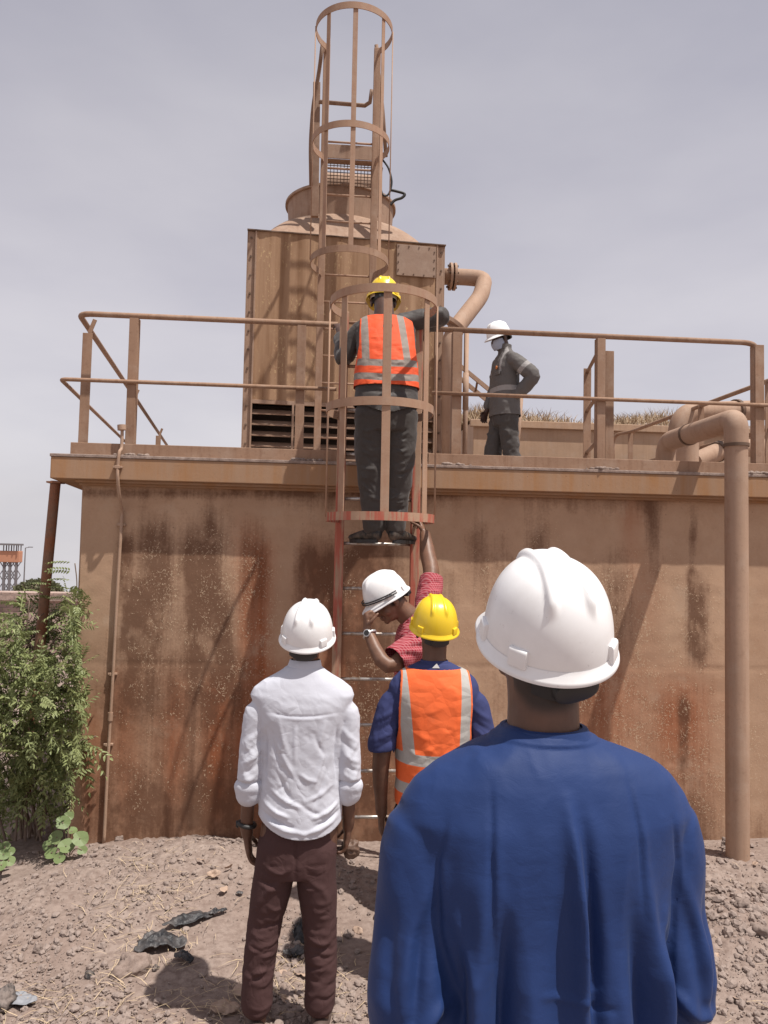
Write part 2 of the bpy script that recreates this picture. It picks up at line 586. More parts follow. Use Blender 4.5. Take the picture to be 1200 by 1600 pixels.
M_dirt = dirt_mat('dry_dirt')
g = bpy.data.objects.new('ground', ground_mesh()); COL.objects.link(g)
g.data.materials.append(M_dirt)
tag(g, kind='structure')

# ------------------------------------------------------------------ concrete tank
YL, YC, YW = 5.12, 5.385, 5.52
XR = 7.5
ZT = (W(79, 708, YC).z + W(1190, 741, YC).z) / 2           # cap top
ZB = (W(79, 749, YC).z + W(1130, 774, YC).z) / 2           # cap underside
XC = W(79, 720, YC).x; XW = W(129, 800, YW).x
SD = Vector((-math.sin(rad(6.3)), math.cos(rad(6.3)), 0))   # direction of the tank's left side
DEPTH = 10.0

def wall_mat():
    n = NT('stained_concrete')
    s = n.node('ShaderNodeSeparateColor'); n.link(n.attr('stain_shade').outputs['Color'], s.inputs[0])
    dark, rust, flake = s.outputs
    big = n.noise(1.6, 5, 0.6)
    mid = n.noise(7, 6, 0.62)
    streak = n.noise(1.0, 6, 0.62, n.mapping((13, 13, 0.8)))
    fine = n.noise(55, 5, 0.7)
    c = n.mix(n.ramp(big, 0.35, 0.7), (0.39, 0.25, 0.165), (0.50, 0.335, 0.225))
    c = n.mix(n.math('MULTIPLY', n.ramp(mid, 0.45, 0.75), 0.5), c, (0.36, 0.215, 0.13))
    c = n.mix(n.math('MULTIPLY', n.ramp(fine, 0.5, 0.8), 0.25), c, (0.28, 0.16, 0.10))
    # rust wash
    rk = n.math('MULTIPLY', n.math('ADD', n.math('MULTIPLY', streak, 1.1), n.math('MULTIPLY', mid, 0.6)), rust, True)
    c = n.mix(n.math('MULTIPLY', rk, 0.95, True), c, (0.31, 0.098, 0.040))
    # dark wash with ragged streaky edge
    streak2 = n.noise(1.0, 5, 0.65, n.mapping((34, 34, 1.1)))
    dn = n.math('ADD', n.math('ADD', n.math('MULTIPLY', streak, 0.55), n.math('MULTIPLY', streak2, 0.75)), n.math('MULTIPLY', mid, 0.6))
    dk = n.ramp(n.math('ADD', n.math('MULTIPLY', dark, 1.15), n.math('SUBTRACT', n.math('ADD', dn, n.math('MULTIPLY', n.math('SUBTRACT', fine, 0.5), 0.7)), 1.04)), 0.08, 0.80)
    dk = n.math('MULTIPLY', dk, n.math('SUBTRACT', 1.0, n.math('MULTIPLY', n.ramp(n.noise(4.2, 6, 0.68, n.mapping((1.3, 1, .8))), 0.50, 0.64), 0.55)))
    c = n.mix(n.math('MULTIPLY', n.ramp(n.noise(3.1, 6, 0.7), 0.55, 0.68), 0.45), c, (0.47, 0.345, 0.25))
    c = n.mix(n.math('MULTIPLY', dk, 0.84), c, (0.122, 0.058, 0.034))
    # peeling pale flakes
    v = n.noise(37, 3, 0.6, n.mapping((1, 1, 0.8)), 0.5)
    worm = n.ramp(n.math('ABSOLUTE', n.math('SUBTRACT', v, 0.5)), 0.010, 0.030, (1, 1, 1, 1), (0, 0, 0, 1))
    brk = n.noise(62, 2, 0.5, n.mapping((1, 1, 1), None, (5, 3, 2)))
    cl = n.noise(7, 4, 0.65)
    gate = n.math('ADD', n.math('ADD', brk, n.math('MULTIPLY', n.math('SUBTRACT', cl, 0.52), 0.9)), n.math('MULTIPLY', flake, 0.12))
    fl = n.math('MULTIPLY', worm, n.ramp(gate, 0.63, 0.69))
    fl = n.math('MULTIPLY', fl, n.ramp(flake, 0.0, 0.12))
    c = n.mix(n.math('MULTIPLY', fl, 0.8), c, (0.56, 0.42, 0.29))
    pit = n.ramp(n.voronoi(9, None), 0.028, 0.05, (1, 1, 1, 1), (0, 0, 0, 1))
    c = n.mix(n.math('MULTIPLY', pit, 0.45), c, (0.05, 0.028, 0.018))
    n.bump(mid, 0.25, 0.01); n.bump(fine, 0.25, 0.004); n.bump(fl, 0.35, 0.004)
    return n.out(c, 0.88, 0.22)

def wall_mesh():
    zlo, zhi = -0.5, ZB
    xs = np.concatenate([np.arange(XW, 3.0, 0.02), np.arange(3.0, XR + .01, 0.15)]); zs = np.arange(zlo, zhi, 0.02); zs = np.append(zs, zhi)
    X, Z = np.meshgrid(xs, zs); x = X.ravel(); z = Z.ravel()
    co = np.stack([x, np.full_like(x, YW), z], 1)
    p = np.stack([x, x * 0, z], 1)
    co[:, 1] += 0.006 * fbm(p * 1.7, 3, 3) + 0.002 * fbm(p * 14, 2, 8)
    zj = (W(130, 1034, YW).z + W(1105, 1046, YW).z) / 2
    co[:, 1] += 0.004 * np.exp(-((z - zj) / 0.012) ** 2) * (0.4 + 0.6 * sstep(-.2, .3, fbm(p * 2, 2, 4)))
    px, py = project(co)
    wob = fbm(np.stack([x * 3, x * 0, z * 1.2], 1), 3, 71) * 14
    pxw = px + wob
    dark = np.zeros_like(px); rust = np.zeros_like(px); flake = np.zeros_like(px)
    def streak(x0, w, y0, y1, k, soft=45, lean=0):
        return k * np.exp(-(np.abs(pxw - x0 - lean * (py - y0)) / w) ** 2.6) * sstep(y0 - soft, y0 + soft, py + 1.8 * wob) * (1 - sstep(y1 - soft * 1.6, y1 + soft * 1.6, py))
    def patch(x0, x1, y0, y1, k, sx=30, sy=40):
        return k * sstep(x0 - sx, x0 + sx, pxw) * (1 - sstep(x1 - sx, x1 + sx, pxw)) * sstep(y0 - sy, y0 + sy, py) * (1 - sstep(y1 - sy, y1 + sy, py))
    for a in [(196, 12, 838, 1015, .85, 14), (242, 30, 815, 1000, .95), (326, 30, 808, 1040, 1.05), (292, 16, 840, 1000, .5), (398, 24, 830, 960, .6), (500, 34, 842, 1010, 1.0), (560, 44, 850, 1060, .9),
              (470, 16, 840, 930, .55), (222, 20, 930, 1080, .7), (345, 24, 930, 1110, .6), (600, 40, 820, 1180, .65), (745, 20, 820, 900, .6), (785, 16, 840, 890, .5),
              (838, 18, 815, 905, .65), (1025, 11, 795, 885, .75), (1012, 10, 775, 815, .5), (1088, 7, 815, 870, .75), (1092, 15, 905, 1035, 1.05, 16), (1072, 9, 1100, 1210, .8, 20),
              (700, 14, 880, 1010, .4), (900, 30, 900, 1150, .35), (960, 26, 860, 1010, .45)]:
        dark = dark + streak(*a)
    dark += patch(165, 400, 1040, 1290, .46, 40, 70) + patch(120, 620, 1225, 1420, .55, 30, 45) + patch(170, 420, 1000, 1120, .25) + patch(530, 640, 1060, 1330, .35)
    dark += patch(1000, 1110, 1230, 1420, .6) + patch(1030, 1250, 1270, 1420, .3) + patch(-100, 1400, 764, 776, .8, 40, 10) + patch(420, 720, 770, 800, .35, 60, 18) + patch(820, 1060, 770, 800, .35, 60, 16)  # full-width strip under the slab paints its shade in with the staining
    dark += patch(430, 530, 1100, 1330, .35) + patch(745, 1010, 890, 1190, .20, 50, 60) + patch(1010, 1125, 1060, 1230, .18, 30, 40)
    for a in [(400, 26, 840, 1320, 1.0), (345, 26, 1060, 1290, .8), (275, 20, 1060, 1270, .6), (430, 30, 1060, 1320, .95), (490, 30, 840, 960, .7), (560, 60, 860, 1050, .55), (520, 40, 960, 1250, .6),
              (1065, 40, 1085, 1190, .6), (990, 20, 790, 860, .5), (1005, 30, 880, 1000, .35), (600, 45, 1050, 1320, .5), (930, 50, 1000, 1180, .45), (150, 22, 1120, 1320, .45), (205, 22, 1060, 1280, .45)]:
        rust = rust + streak(*a)
    rust += patch(120, 640, 1060, 1330, .28, 40, 80) + patch(880, 1130, 1040, 1300, .42, 50, 60)
    for a in [(252, 40, 830, 1010, 1.0), (335, 34, 820, 1060, 1.0), (412, 26, 880, 1010, 1.0), (380, 40, 850, 1000, .7), (230, 40, 1000, 1120, .6), (330, 50, 1040, 1180, .65), (200, 30, 1190, 1260, .7),
              (395, 30, 1020, 1100, .8), (285, 60, 1180, 1240, .5), (530, 26, 850, 960, .7), (575, 40, 1040, 1200, .9), (755, 30, 870, 1000, .6), (850, 26, 820, 900, .8), (920, 60, 880, 1150, .75),
              (1000, 60, 880, 1120, .85), (1085, 40, 900, 1060, .6), (1090, 50, 1090, 1290, 1.0), (1000, 50, 1080, 1180, .9), (960, 50, 1050, 1150, .9), (1175, 40, 1040, 1250, .6), (640, 40, 1040, 1200, .5), (705, 20, 920, 1060, .5)]:
        flake = flake + streak(*a, soft=30) if len(a) == 5 else flake
    dark = np.clip(dark, 0, 1.15); rust = np.clip(rust, 0, 1.1); flake = np.clip(flake, 0, 1)
    nx, nz = len(xs), len(zs)
    vs = [tuple(c) for c in co]; fs = []
    for r in range(nz - 1):
        for c in range(nx - 1):
            a = r * nx + c; fs.append((a, a + 1, a + nx + 1, a + nx))
    # left chamfer strip, left side, right side, back
    b = len(vs)
    ch = 0.035
    A = Vector((XW, YW, 0)) + Vector((-ch * 0.55, ch, 0)); Bk = A + SD * DEPTH
    extra = [(A.x, A.y), (Bk.x, Bk.y), (XR, Bk.y)]
    for ex in extra: vs += [(ex[0], ex[1], zlo), (ex[0], ex[1], zhi)]
    l0, l1, r0, r1 = 0, (nz - 1) * nx, nx - 1, nz * nx - 1
    fs += [(b, l0) + tuple(r * nx for r in range(1, nz)) + (b + 1,), (b + 2, b, b + 1, b + 3), (b + 4, b + 2, b + 3, b + 5),
           tuple(r * nx + nx - 1 for r in range(nz)) + (b + 5, b + 4)]
    me = bpy.data.meshes.new('wall'); me.from_pydata(vs, [], fs); me.update()
    at = me.attributes.new('stain_shade', 'FLOAT_COLOR', 'POINT')
    colr = np.zeros((len(vs), 4)); colr[:, 3] = 1
    n0 = len(co); colr[:n0, 0] = dark; colr[:n0, 1] = rust; colr[:n0, 2] = flake; colr[n0:, 0] = .3; colr[n0:, 1] = .3
    at.data.foreach_set('color', colr.ravel().astype(np.float32))
    return me

tank = thing('concrete_tank', (0, YW, 0), 'big rust stained concrete tank with an overhanging top slab', 'tank')
me = wall_mesh()
me.transform(Matrix.Translation((0, -YW, 0)))
link_mesh('wall', me, wall_mat(), tank, smooth=40)

def cap_mat():
    n = NT('ochre_stained_slab')
    s = n.noise(1.0, 6, 0.65, n.mapping((9, 9, 0.6))); m = n.noise(5, 6, 0.6); f = n.noise(60, 4, 0.7)
    c = n.mix(n.ramp(s, 0.38, 0.66), (0.35, 0.22, 0.14), (0.34, 0.175, 0.08))
    c = n.mix(n.math('MULTIPLY', n.ramp(m, 0.42, 0.7), 0.6), c, (0.33, 0.21, 0.135))
    c = n.mix(n.math('MULTIPLY', n.ramp(f, 0.58, 0.8), 0.4), c, (0.19, 0.105, 0.06))
    pit = n.ramp(n.voronoi(14), 0.03, 0.07, (1, 1, 1, 1), (0, 0, 0, 1))
    c = n.mix(n.math('MULTIPLY', pit, 0.5), c, (0.07, 0.04, 0.025))
    n.bump(m, 0.3, 0.01); n.bump(f, 0.3, 0.003)
    return n.out(c, 0.9, 0.2)

M_cap = cap_mat()
def slab(lo, hi, y0, xl, back=DEPTH, xr=XR):
    """slab following the tank outline, with a finely divided front edge"""
    m = MB()
    bk = Vector((xl, y0, 0)) + SD * back
    m.add([(xl, y0, lo), (xr, y0, lo), (xr, bk.y, lo), (bk.x, bk.y, lo), (xl, y0, hi), (xr, y0, hi), (xr, bk.y, hi), (bk.x, bk.y, hi)],
          [(3, 2, 1, 0), (4, 5, 6, 7), (0, 1, 5, 4), (1, 2, 6, 5), (2, 3, 7, 6), (3, 0, 4, 7)])
    return m
m = slab(ZB, ZT - 0.022, YC, XC)
o = m.build('cap_slab', M_cap, tank, bevel=0.006)
m = slab(ZT - 0.022, ZT, YC - 0.006, XC - 0.006)
m.build('screed', dirt_mat('dusty_screed', 1.15), tank, bevel=0.004)
# stepped fillet under the slab
m = MB()
m.box2((XW - 0.03, YC + 0.04, ZB - 0.018), (XR, YW + 0.01, ZB - 0.001))
m.box2((XW - 0.015, YC + 0.085, ZB - 0.034), (XR, YW + 0.01, ZB - 0.0185))
m.build('fillet', M_cap, tank)

# ------------------------------------------------------------------ front guard rails
YR = 5.465
def rail_curve(pts, r=0.06, n=6):
    """polyline with rounded corners"""
    pts = [Vector(p) for p in pts]; out = [pts[0]]
    for i in range(1, len(pts) - 1):
        a, b, c = pts[i - 1], pts[i], pts[i + 1]
        u = (a - b).normalized(); v = (c - b).normalized()
        rr = min(r, (a - b).length * .45, (c - b).length * .45)
        p0 = b + u * rr; p1 = b + v * rr
        for k in range(n + 1):
            t = k / n
            out.append(p0 * (1 - t) ** 2 + b * 2 * t * (1 - t) + p1 * t * t)
    out.append(pts[-1])
    return out

ZR = (W(210, 492, YR).z + W(1100, 534, YR).z) / 2
ZM = (W(210, 599, YR).z + W(1100, 630, YR).z) / 2
TOE = 0.085
def clods(m, n, c, sx, sy, z, r=0.012):
    for i in range(n):
        q = r * random.uniform(.35, 1.1)
        m.ell((c[0] + random.gauss(0, sx), c[1] + random.gauss(0, sy), z + q * .4), (q, q * random.uniform(.7, 1.2), q * random.uniform(.5, .9)), Matrix.Rotation(random.random() * 3, 3, 'Z'), 7, 5)

gl = thing('guard_rail', (W(300, 700, YR).x, YR, ZT), 'tan pipe guard rail left of the caged ladder, wrapping round the slab corner', 'guard rail')
xa = W(123, 490, YR).x; xb = W(528, 510, YR).x
m = MB(); m.tube(rail_curve([(xb, YR, ZR), (xa, YR, ZR), Vector((xa, YR, ZR)) + SD * 8.5], .10), 0.0205, 12); m.build('top_rail', M_rail, gl, True)
xm = W(97, 596, YR).x
m = MB(); m.tube(rail_curve([(xb, YR - .03, ZM), (xm, YR - .03, ZM), Vector((xm, YR - .03, ZM)) + SD * 8.5], .05), 0.0145, 10); m.build('mid_rail', M_rail, gl, True)
xt = W(113, 697, YR).x
m = MB(); m.box2((xt, YR - .04, ZT), (xb + .02, YR - .028, ZT + TOE)); 
p = Vector((xt + .006, YR - .028, ZT + TOE / 2)); m.bar(p, p + SD * 8.5, TOE, .012, Vector((0, 0, 1)))
m.build('toe_board', M_rail, gl, False, .003)
for px in (203, 467):
    x = W(px, 690, YR).x
    m = MB(); m.angle((x, YR - .012, ZT + .001), (x, YR - .012, ZR - .016), .062, .008, Vector((1, 0, 0)), 1, 1); m.build('post', M_rail, gl, False, .002)
for k, dq in enumerate((0.13, 2.6, 5.2)):
    q = Vector((xt + .045, YR, 0)) + SD * dq
    m = MB(); m.angle((q.x, q.y, ZT + .001), (q.x + (xa - xt) * .4, q.y, ZR - .10), .068, .008, Vector((1, 0, 0)), -1, 1)
    m.bar((q.x + (xa - xt) * .4 + .012, q.y, ZR - .10), (q.x + .05, q.y, ZR - .0), .03, .008)
    m.build('post', M_rail, gl, False, .002)
m = MB()
for px in (203, 467): clods(m, 26, (W(px, 700, YR).x + .03, YR - .052), .05, .012, ZT, .02)
o = m.build('rail_foot_debris', M_dirt, None, True); tag(o, 'crumbs of dirt on the slab at the feet of the left rail posts', 'dirt', kind='stuff')

gr = thing('guard_rail', (W(900, 715, YR).x, YR, ZT), 'tan pipe guard rail right of the caged ladder, ending at the corner above the downpipe', 'guard rail')
xa2 = W(676, 516, YR).x; xb2 = W(1176, 537, YR).x
m = MB(); m.tube(rail_curve([(xa2, YR, ZR), (xb2, YR, ZR), (xb2 + .25, YR + .32, ZR - .01)], .10), 0.0205, 12); m.build('top_rail', M_rail, gr, True)
m = MB(); m.tube([(xa2, YR - .03, ZM), (xb2 + .5, YR - .03, ZM)], 0.0145, 10); m.build('mid_rail', M_rail, gr, True)
m = MB(); m.box2((xa2 - .02, YR - .04, ZT), (xb2 + .8, YR - .028, ZT + TOE)); m.build('toe_board', M_rail, gr, False, .003)
for px, w in ((712, .07), (938, .062), (1186, .07)):
    x = W(px, 700, YR).x
    m = MB(); m.angle((x, YR - .012, ZT + .001), (x, YR - .012, ZR - .016), w, .008, Vector((1, 0, 0)), -1, 1); m.build('post', M_rail, gr, False, .002)
m = MB()
for px in (705, 938, 1175): clods(m, 26, (W(px, 700, YR).x, YR - .052), .05, .012, ZT, .022)
o = m.build('rail_foot_debris', M_dirt, None, True); tag(o, 'crumbs of dirt on the slab at the feet of the right rail posts', 'dirt', kind='stuff')

# ------------------------------------------------------------------ caged ladders
def ladder_paint(name, kred):
    n = NT(name)
    z = n.sep()[2]
    big = n.noise(5, 5, .6); st = n.noise(1, 5, .6, n.mapping((25, 25, 2.2))); f = n.noise(70, 4, .7)
    c = n.mix(n.ramp(big, .3, .7), (0.33, 0.205, 0.135), (0.41, 0.265, 0.18))
    low = n.math('SUBTRACT', 1.0, n.math('ABSOLUTE', n.math('DIVIDE', n.math('SUBTRACT', z, 2.0), 1.1)), True)
    k = n.math('MULTIPLY', n.ramp(n.math('ADD', st, n.math('MULTIPLY', low, .16)), .56, .68), kred)
    c = n.mix(k, c, (0.40, 0.085, 0.055))
    c = n.mix(n.math('MULTIPLY', n.ramp(f, .58, .78), .4), c, (0.17, .085, .05))
    n.bump(f, .25, .003)
    return n.out(c, .7, .3)
M_lad = ladder_paint('red_worn_ladder_paint', .85)
n = NT('polished_rung'); q = n.noise(40, 4); M_rung = n.out(n.mix(n.ramp(q, .4, .7), (0.50, 0.47, 0.44), (0.30, 0.21, 0.15)), .38, .5, 0.7)
M_rungtan = M_ladder

def caged_ladder(label, xl, xr, Y, z0, z1, rung_z0, pitch, hoops, R, cY, bars, rod, rung_mat, zbar0, rail_mat, strap=.055, barw=.05, xcs=None, w=.06, rmax=99):
    xc = (xl + xr) / 2
    t = thing('caged_ladder', (xc, Y, z0), label, 'ladder', 'caged ladders up the tank and the cooling tower')
    for x in (xl, xr):
        m = MB(); m.bar((x, Y, z0), (x, Y, z1), w, .05)
        m.build('rail', rail_mat, t, False, .006)
    z = rung_z0
    while z < min(z1 - .05, rmax):
        m = MB(); m.tube([(xl, Y, z), (xr, Y, z)], .0115, 10); m.build('rung', rung_mat(z), t, True); z += pitch
    for i, hz in enumerate(hoops):
        m = MB(); cx = xcs[i] if xcs else xc
        half = (xr - xl) / 2
        a = math.acos(min(1, half / R)) if half < R else 0
        m.hoop((cx, cY, hz), R, strap, .008, -math.pi - a * .9, a * .9, 56)
        # straps from the open ends of the hoop to the rails
        for sgn in (-1, 1):
            e = Vector((cx + sgn * R * math.cos(a * .9), cY + R * math.sin(a * .9), hz))
            m.bar(e, (xc + sgn * half, Y, hz), strap, .008, Vector((0, 0, 1)))
        m.build('hoop', rail_mat if i == 0 else M_ladder, t, 30)
    for ang in bars:
        m = MB(); d = Vector((math.cos(rad(ang)), math.sin(rad(ang)), 0)); side = Vector((-d.y, d.x, 0))
        p0 = Vector(((xcs[0] if xcs else xc), cY, zbar0)) + d * (R - .006); p1 = Vector(((xcs[-1] if xcs else xc), cY, hoops[-1])) + d * (R - .006)
        m.bar(p0, p1, barw, .007, side); m.build('cage_bar', M_ladder, t, False, .002)
    for ang in rod:
        m = MB(); d = Vector((math.cos(rad(ang)), math.sin(rad(ang)), 0))
        p0 = Vector(((xcs[0] if xcs else xc), cY, zbar0)) + d * (R + .010); p1 = Vector(((xcs[-1] if xcs else xc), cY, hoops[-1])) + d * (R + .010)
        m.tube([p0, p1], .006, 8); m.build('cage_rod', M_ladder, t, True)
    return t

xl, xr = W(530, 850, YL).x, W(648, 850, YL).x
rz = W(590, 850, YL).z
RC = 0.335; CYL = YL - 0.27
def hz_(px, py, Yn): return W(px, py, Yn).z
hl = [hz_(594, 806, CYL - RC), hz_(594, 626, CYL - RC), hz_(600, 449, CYL - RC)]
xcs = [W(594, 806, CYL).x, W(593.5, 640, CYL).x, W(600, 470, CYL).x]
caged_ladder('lower caged ladder with worn red rails standing against the tank wall', xl, xr, YL, -0.02, W(540, 488, YL).z, rz - 6 * .298, .298, hl, RC, CYL,
             (-90, -141, -40), (-176, -4), lambda z: M_rung if z < rz + .9 else M_rungtan, hl[0], M_lad, .052, .052, xcs)

YU = 8.25
RU = 0.40; CYU = YU - 0.36
xl2, xr2 = W(504, 350, YU).x, W(584, 350, YU).x
hu = [hz_(546, 388, CYU - RU), hz_(549, 193, CYU - RU), hz_(554, 8, CYU - RU)]
xcs2 = [W(546, 400, CYU).x, W(548.5, 215, CYU).x, W(554, 35, CYU).x]
caged_ladder('tall upper caged ladder rising up the cooling tower face', xl2, xr2, YU, ZT, hz_(505, 70, YU), W(545, 431, YU).z - 8 * .298, .298, hu, RU, CYU,
             (-90, -133, -42), (-174, -6), lambda z: M_rungtan, hu[0], M_rail, .07, .05, xcs2, .075, rmax=W(545, 212, YU).z)

# ------------------------------------------------------------------ cooling tower
TW = rad(4.0)
tc_ = W(537, 690, 8.62)
tower = thing('cooling_tower', (tc_.x, 8.62, ZT), 'rust streaked square cooling tower with a round fan stack on its roof', 'cooling tower')
tower.rotation_euler = (0, 0, TW)
TZ = W(537, 372, 8.62).z - ZT            # casing height
hw = 146 * 8.62 / 1200                   # half width of the sheeted face
def sheet_mat(name='weathered_sheet'):
    n = NT(name)
    s = n.noise(1, 6, .62, n.mapping((10, 10, .5))); m_ = n.noise(4, 6, .6); f = n.noise(70, 4, .7)
    c = n.mix(n.ramp(s, .35, .68), (0.39, 0.245, 0.15), (0.215, 0.115, 0.06))
    c = n.mix(n.math('MULTIPLY', n.ramp(m_, .42, .7), .45), c, (0.33, 0.205, 0.125))
    fl = n.noise(26, 5, .68, n.mapping((1.5, 1.5, .8)), .5)
    fm = n.noise(2.2, 3, .6, n.mapping((2.2, 1, .8)))
    k = n.math('MULTIPLY', n.ramp(fl, .57, .63), n.ramp(fm, .46, .58))
    c = n.mix(n.math('MULTIPLY', k, .75), c, (0.56, 0.40, 0.22))
    c = n.mix(n.math('MULTIPLY', n.ramp(f, .6, .8), .4), c, (0.15, .08, .045))
    n.bump(m_, .2, .01); n.bump(f, .2, .003)
    return n.out(c, .82, .25)
M_sheet = sheet_mat()
M_casing = steel_mat('dusty_casing_paint', (0.33, 0.215, 0.15), RUST, .4)
LOUV = 1.04
TD = 2.3
m = MB()                                                   # sheeted face with shallow ribs, sides, back
nx = 90
vs = []; fs = []
for j, z in enumerate((LOUV, TZ)):
    for i in range(nx + 1):
        x = -hw + 2 * hw * i / nx
        vs.append((x, 0.006 * math.sin(x * 17) * (abs(x) < hw * .97), z))
for i in range(nx): fs.append((i, i + 1, nx + 2 + i, nx + 1 + i))
m.add(vs, fs)
m.box2((-hw, .03, LOUV), (hw, .05, TZ))
m.box2((-hw - .02, .05, 0), (-hw + .01, TD, TZ)); m.box2((hw - .01, .05, 0), (hw + .02, TD, TZ)); m.box2((-hw, TD, 0), (hw, TD + .02, TZ))
m.box2((-hw + .011, .051, TZ - .03), (hw - .011, TD - .001, TZ - .01))
m.build('casing', M_sheet, tower, 30, local=True)
for s in (-1, 1):                                          # corner flanges with bolts
    m = MB()
    m.box2((min(s * hw, s * (hw + .075)), .018, 0), (max(s * hw, s * (hw + .075)), .03, TZ + .0))
    m.box2((min(s * (hw + .0755), s * (hw + .0875)), .018, 0), (max(s * (hw + .0755), s * (hw + .0875)), .26, TZ))
    m.box2((min(s * (hw - .02), s * hw), -.012, 0), (max(s * (hw - .02), s * hw), .029, TZ))
    fl = m.build('corner_flange', M_casing, tower, False, .003, local=True)
    for k in range(14):
        m = MB(); z = .12 + k * (TZ - .2) / 13
        m.tube([(s * (hw + .045), .022, z), (s * (hw + .045), .004, z)], .012, 6); m.build('bolt', M_bolt, fl, local=True)
m = MB(); m.box2((-hw - .09, -.02, TZ), (hw + .09, .03, TZ + .012)); m.build('top_edge', M_bolt, tower, local=True)
# louvres at the foot
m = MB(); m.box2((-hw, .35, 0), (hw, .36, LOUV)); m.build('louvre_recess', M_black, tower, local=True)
for k in range(8):
    m = MB(); z = .06 + k * .122
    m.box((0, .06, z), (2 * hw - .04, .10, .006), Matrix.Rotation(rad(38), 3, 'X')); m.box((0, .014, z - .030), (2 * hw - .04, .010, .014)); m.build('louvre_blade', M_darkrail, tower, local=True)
m = MB()
for x in (-hw * .55, 0, hw * .55): m.box2((x - .012, -.008, 0), (x + .012, .002, LOUV - .02))
m.box2((-hw, -.004, LOUV - .045), (hw, .028, LOUV - .001)); m.build('louvre_frame', M_casing, tower, False, .002, local=True)
# access panel
x0 = 78 * 8.62 / 1200; x1 = 142 * 8.62 / 1200
m = MB(); m.box2((x0, -.028, TZ - .395), (x1, -.008, TZ - .03)); ap = m.build('access_panel', steel_mat('panel_paint', (0.30, .205, .15), RUST, .2, streak=False), tower, False, .004, local=True)
for k in range(14):
    t = k / 14; per = [(x0 + .02, TZ - .05), (x1 - .02, TZ - .05), (x1 - .02, TZ - .375), (x0 + .02, TZ - .375), (x0 + .02, TZ - .05)]
    q = t * 4; i = int(q); a, b = per[i], per[i + 1]; u = q - i
    m = MB(); m.tube([(a[0] + (b[0] - a[0]) * u, -.027, a[1] + (b[1] - a[1]) * u), (a[0] + (b[0] - a[0]) * u, -.036, a[1] + (b[1] - a[1]) * u)], .009, 6); m.build('bolt', M_bolt, ap, local=True)
# hood: square to round, and fan stack
cy = 1.17
rw = W(537, 330, 8.62 + 1.17)
ZS = W(537, 290, 8.62 + cy - .69).z - ZT + .03
rings = []
for t in np.linspace(0, 1, 9):
    ex = 12 * (1 - t) ** 1.1 + 2.0; r = (hw - .03) * (1 - t) + .66 * t
    rings.append(((0.0, cy, TZ - .01 + (.52) * t ** .85), (1, 0, 0), (0, 1, 0), r, r, ex))
m = MB(); m.loft(rings, 64); m.build('hood', M_casing, tower, 40, local=True)
m = MB(); rr = []
for z, r in ((TZ + .46, .66), (ZS - .03, .685), (ZS - .03, .715), (ZS, .715), (ZS, .655), (TZ + .50, .63)):
    rr.append(((0, cy, z), (1, 0, 0), (0, 1, 0), r, r, 2.0))
m.loft(rr, 64, True); m.build('fan_stack', M_casing, tower, 30, local=True)
# motor platform above the stack, in world coordinates
pf = thing('motor_platform', (W(540, 290, 8.9).x, 8.9, W(540, 290, 8.9).z), 'small steel motor platform with mesh guard above the fan stack', 'platform')
YP = 8.75
m = MB(); a = W(506, 224, YP); b = W(583, 229, YP); a2 = W(506, 246, YP)
m.box2((a.x, YP, a2.z), (b.x, YP + .012, a.z)); m.box2((a.x, YP + .013, a2.z - .012), (b.x, YP + .12, a2.z)); m.build('channel_beam', M_casing, pf, False, .003)
for px in (493, 589):
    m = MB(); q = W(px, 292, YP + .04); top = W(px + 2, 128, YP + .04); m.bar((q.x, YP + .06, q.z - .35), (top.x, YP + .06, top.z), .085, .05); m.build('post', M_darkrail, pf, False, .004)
m = MB()
g0 = W(511, 250, YP + .1); g1 = W(580, 293, YP + .1)
x = g0.x
while x < g1.x: m.box2((x, YP + .1, g1.z), (x + .008, YP + .106, g0.z)); x += .040
z = g1.z
while z < g0.z: m.box2((g0.x, YP + .107, z), (g1.x, YP + .113, z + .008)); z += .040
m.build('mesh_guard', M_bolt, pf)
m = MB(); c = W(545, 285, 9.5); m.tube([(c.x - .3, 9.55, c.z - .05), (c.x + .3, 9.55, c.z - .05)], .17, 20); m.tube([(c.x + .3, 9.55, c.z - .05), (c.x + .4, 9.55, c.z - .05)], .10, 16); m.build('motor', M_casing, pf, 40)
for sx, pts in ((-1, [(486, 290), (485, 225), (489, 165), (499, 110), (504, 68)]), (1, [(603, 245), (598, 170), (592, 120), (588, 70)])):
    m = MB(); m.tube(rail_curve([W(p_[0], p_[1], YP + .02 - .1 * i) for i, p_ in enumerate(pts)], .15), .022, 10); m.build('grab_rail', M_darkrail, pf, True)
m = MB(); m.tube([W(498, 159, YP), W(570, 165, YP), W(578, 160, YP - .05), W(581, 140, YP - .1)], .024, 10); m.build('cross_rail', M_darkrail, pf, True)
n = NT('black_cable'); M_cable = n.out((0.02, .018, .017), .6)
def spline(pts, k=8):
    pts = [Vector(p) for p in pts]; out = []
    n_ = len(pts)
    for i in range(n_ - 1):
        a = pts[max(i - 1, 0)]; b = pts[i]; c = pts[i + 1]; d = pts[min(i + 2, n_ - 1)]
        for j in range(k):
            t = j / k
            out.append(0.5 * ((2 * b) + (c - a) * t + (2 * a - 5 * b + 4 * c - d) * t * t + (3 * b - a - 3 * c + d) * t ** 3))
    out.append(pts[-1]); return out
m = MB(); m.tube(spline([W(x, y, 8.8) for x, y in ((598, 250), (607, 263), (612, 283), (609, 300), (603, 306), (597, 302), (594, 285), (597, 262))]), .012, 8)
m.tube(spline([W(x, y, 8.85) for x, y in ((611, 297), (620, 299), (632, 303), (628, 309), (617, 313), (610, 320))]), .017, 8)
o = m.build('power_cable', M_cable, None, True); tag(o, 'loose black power cable looping off the fan stack rim', 'cable')

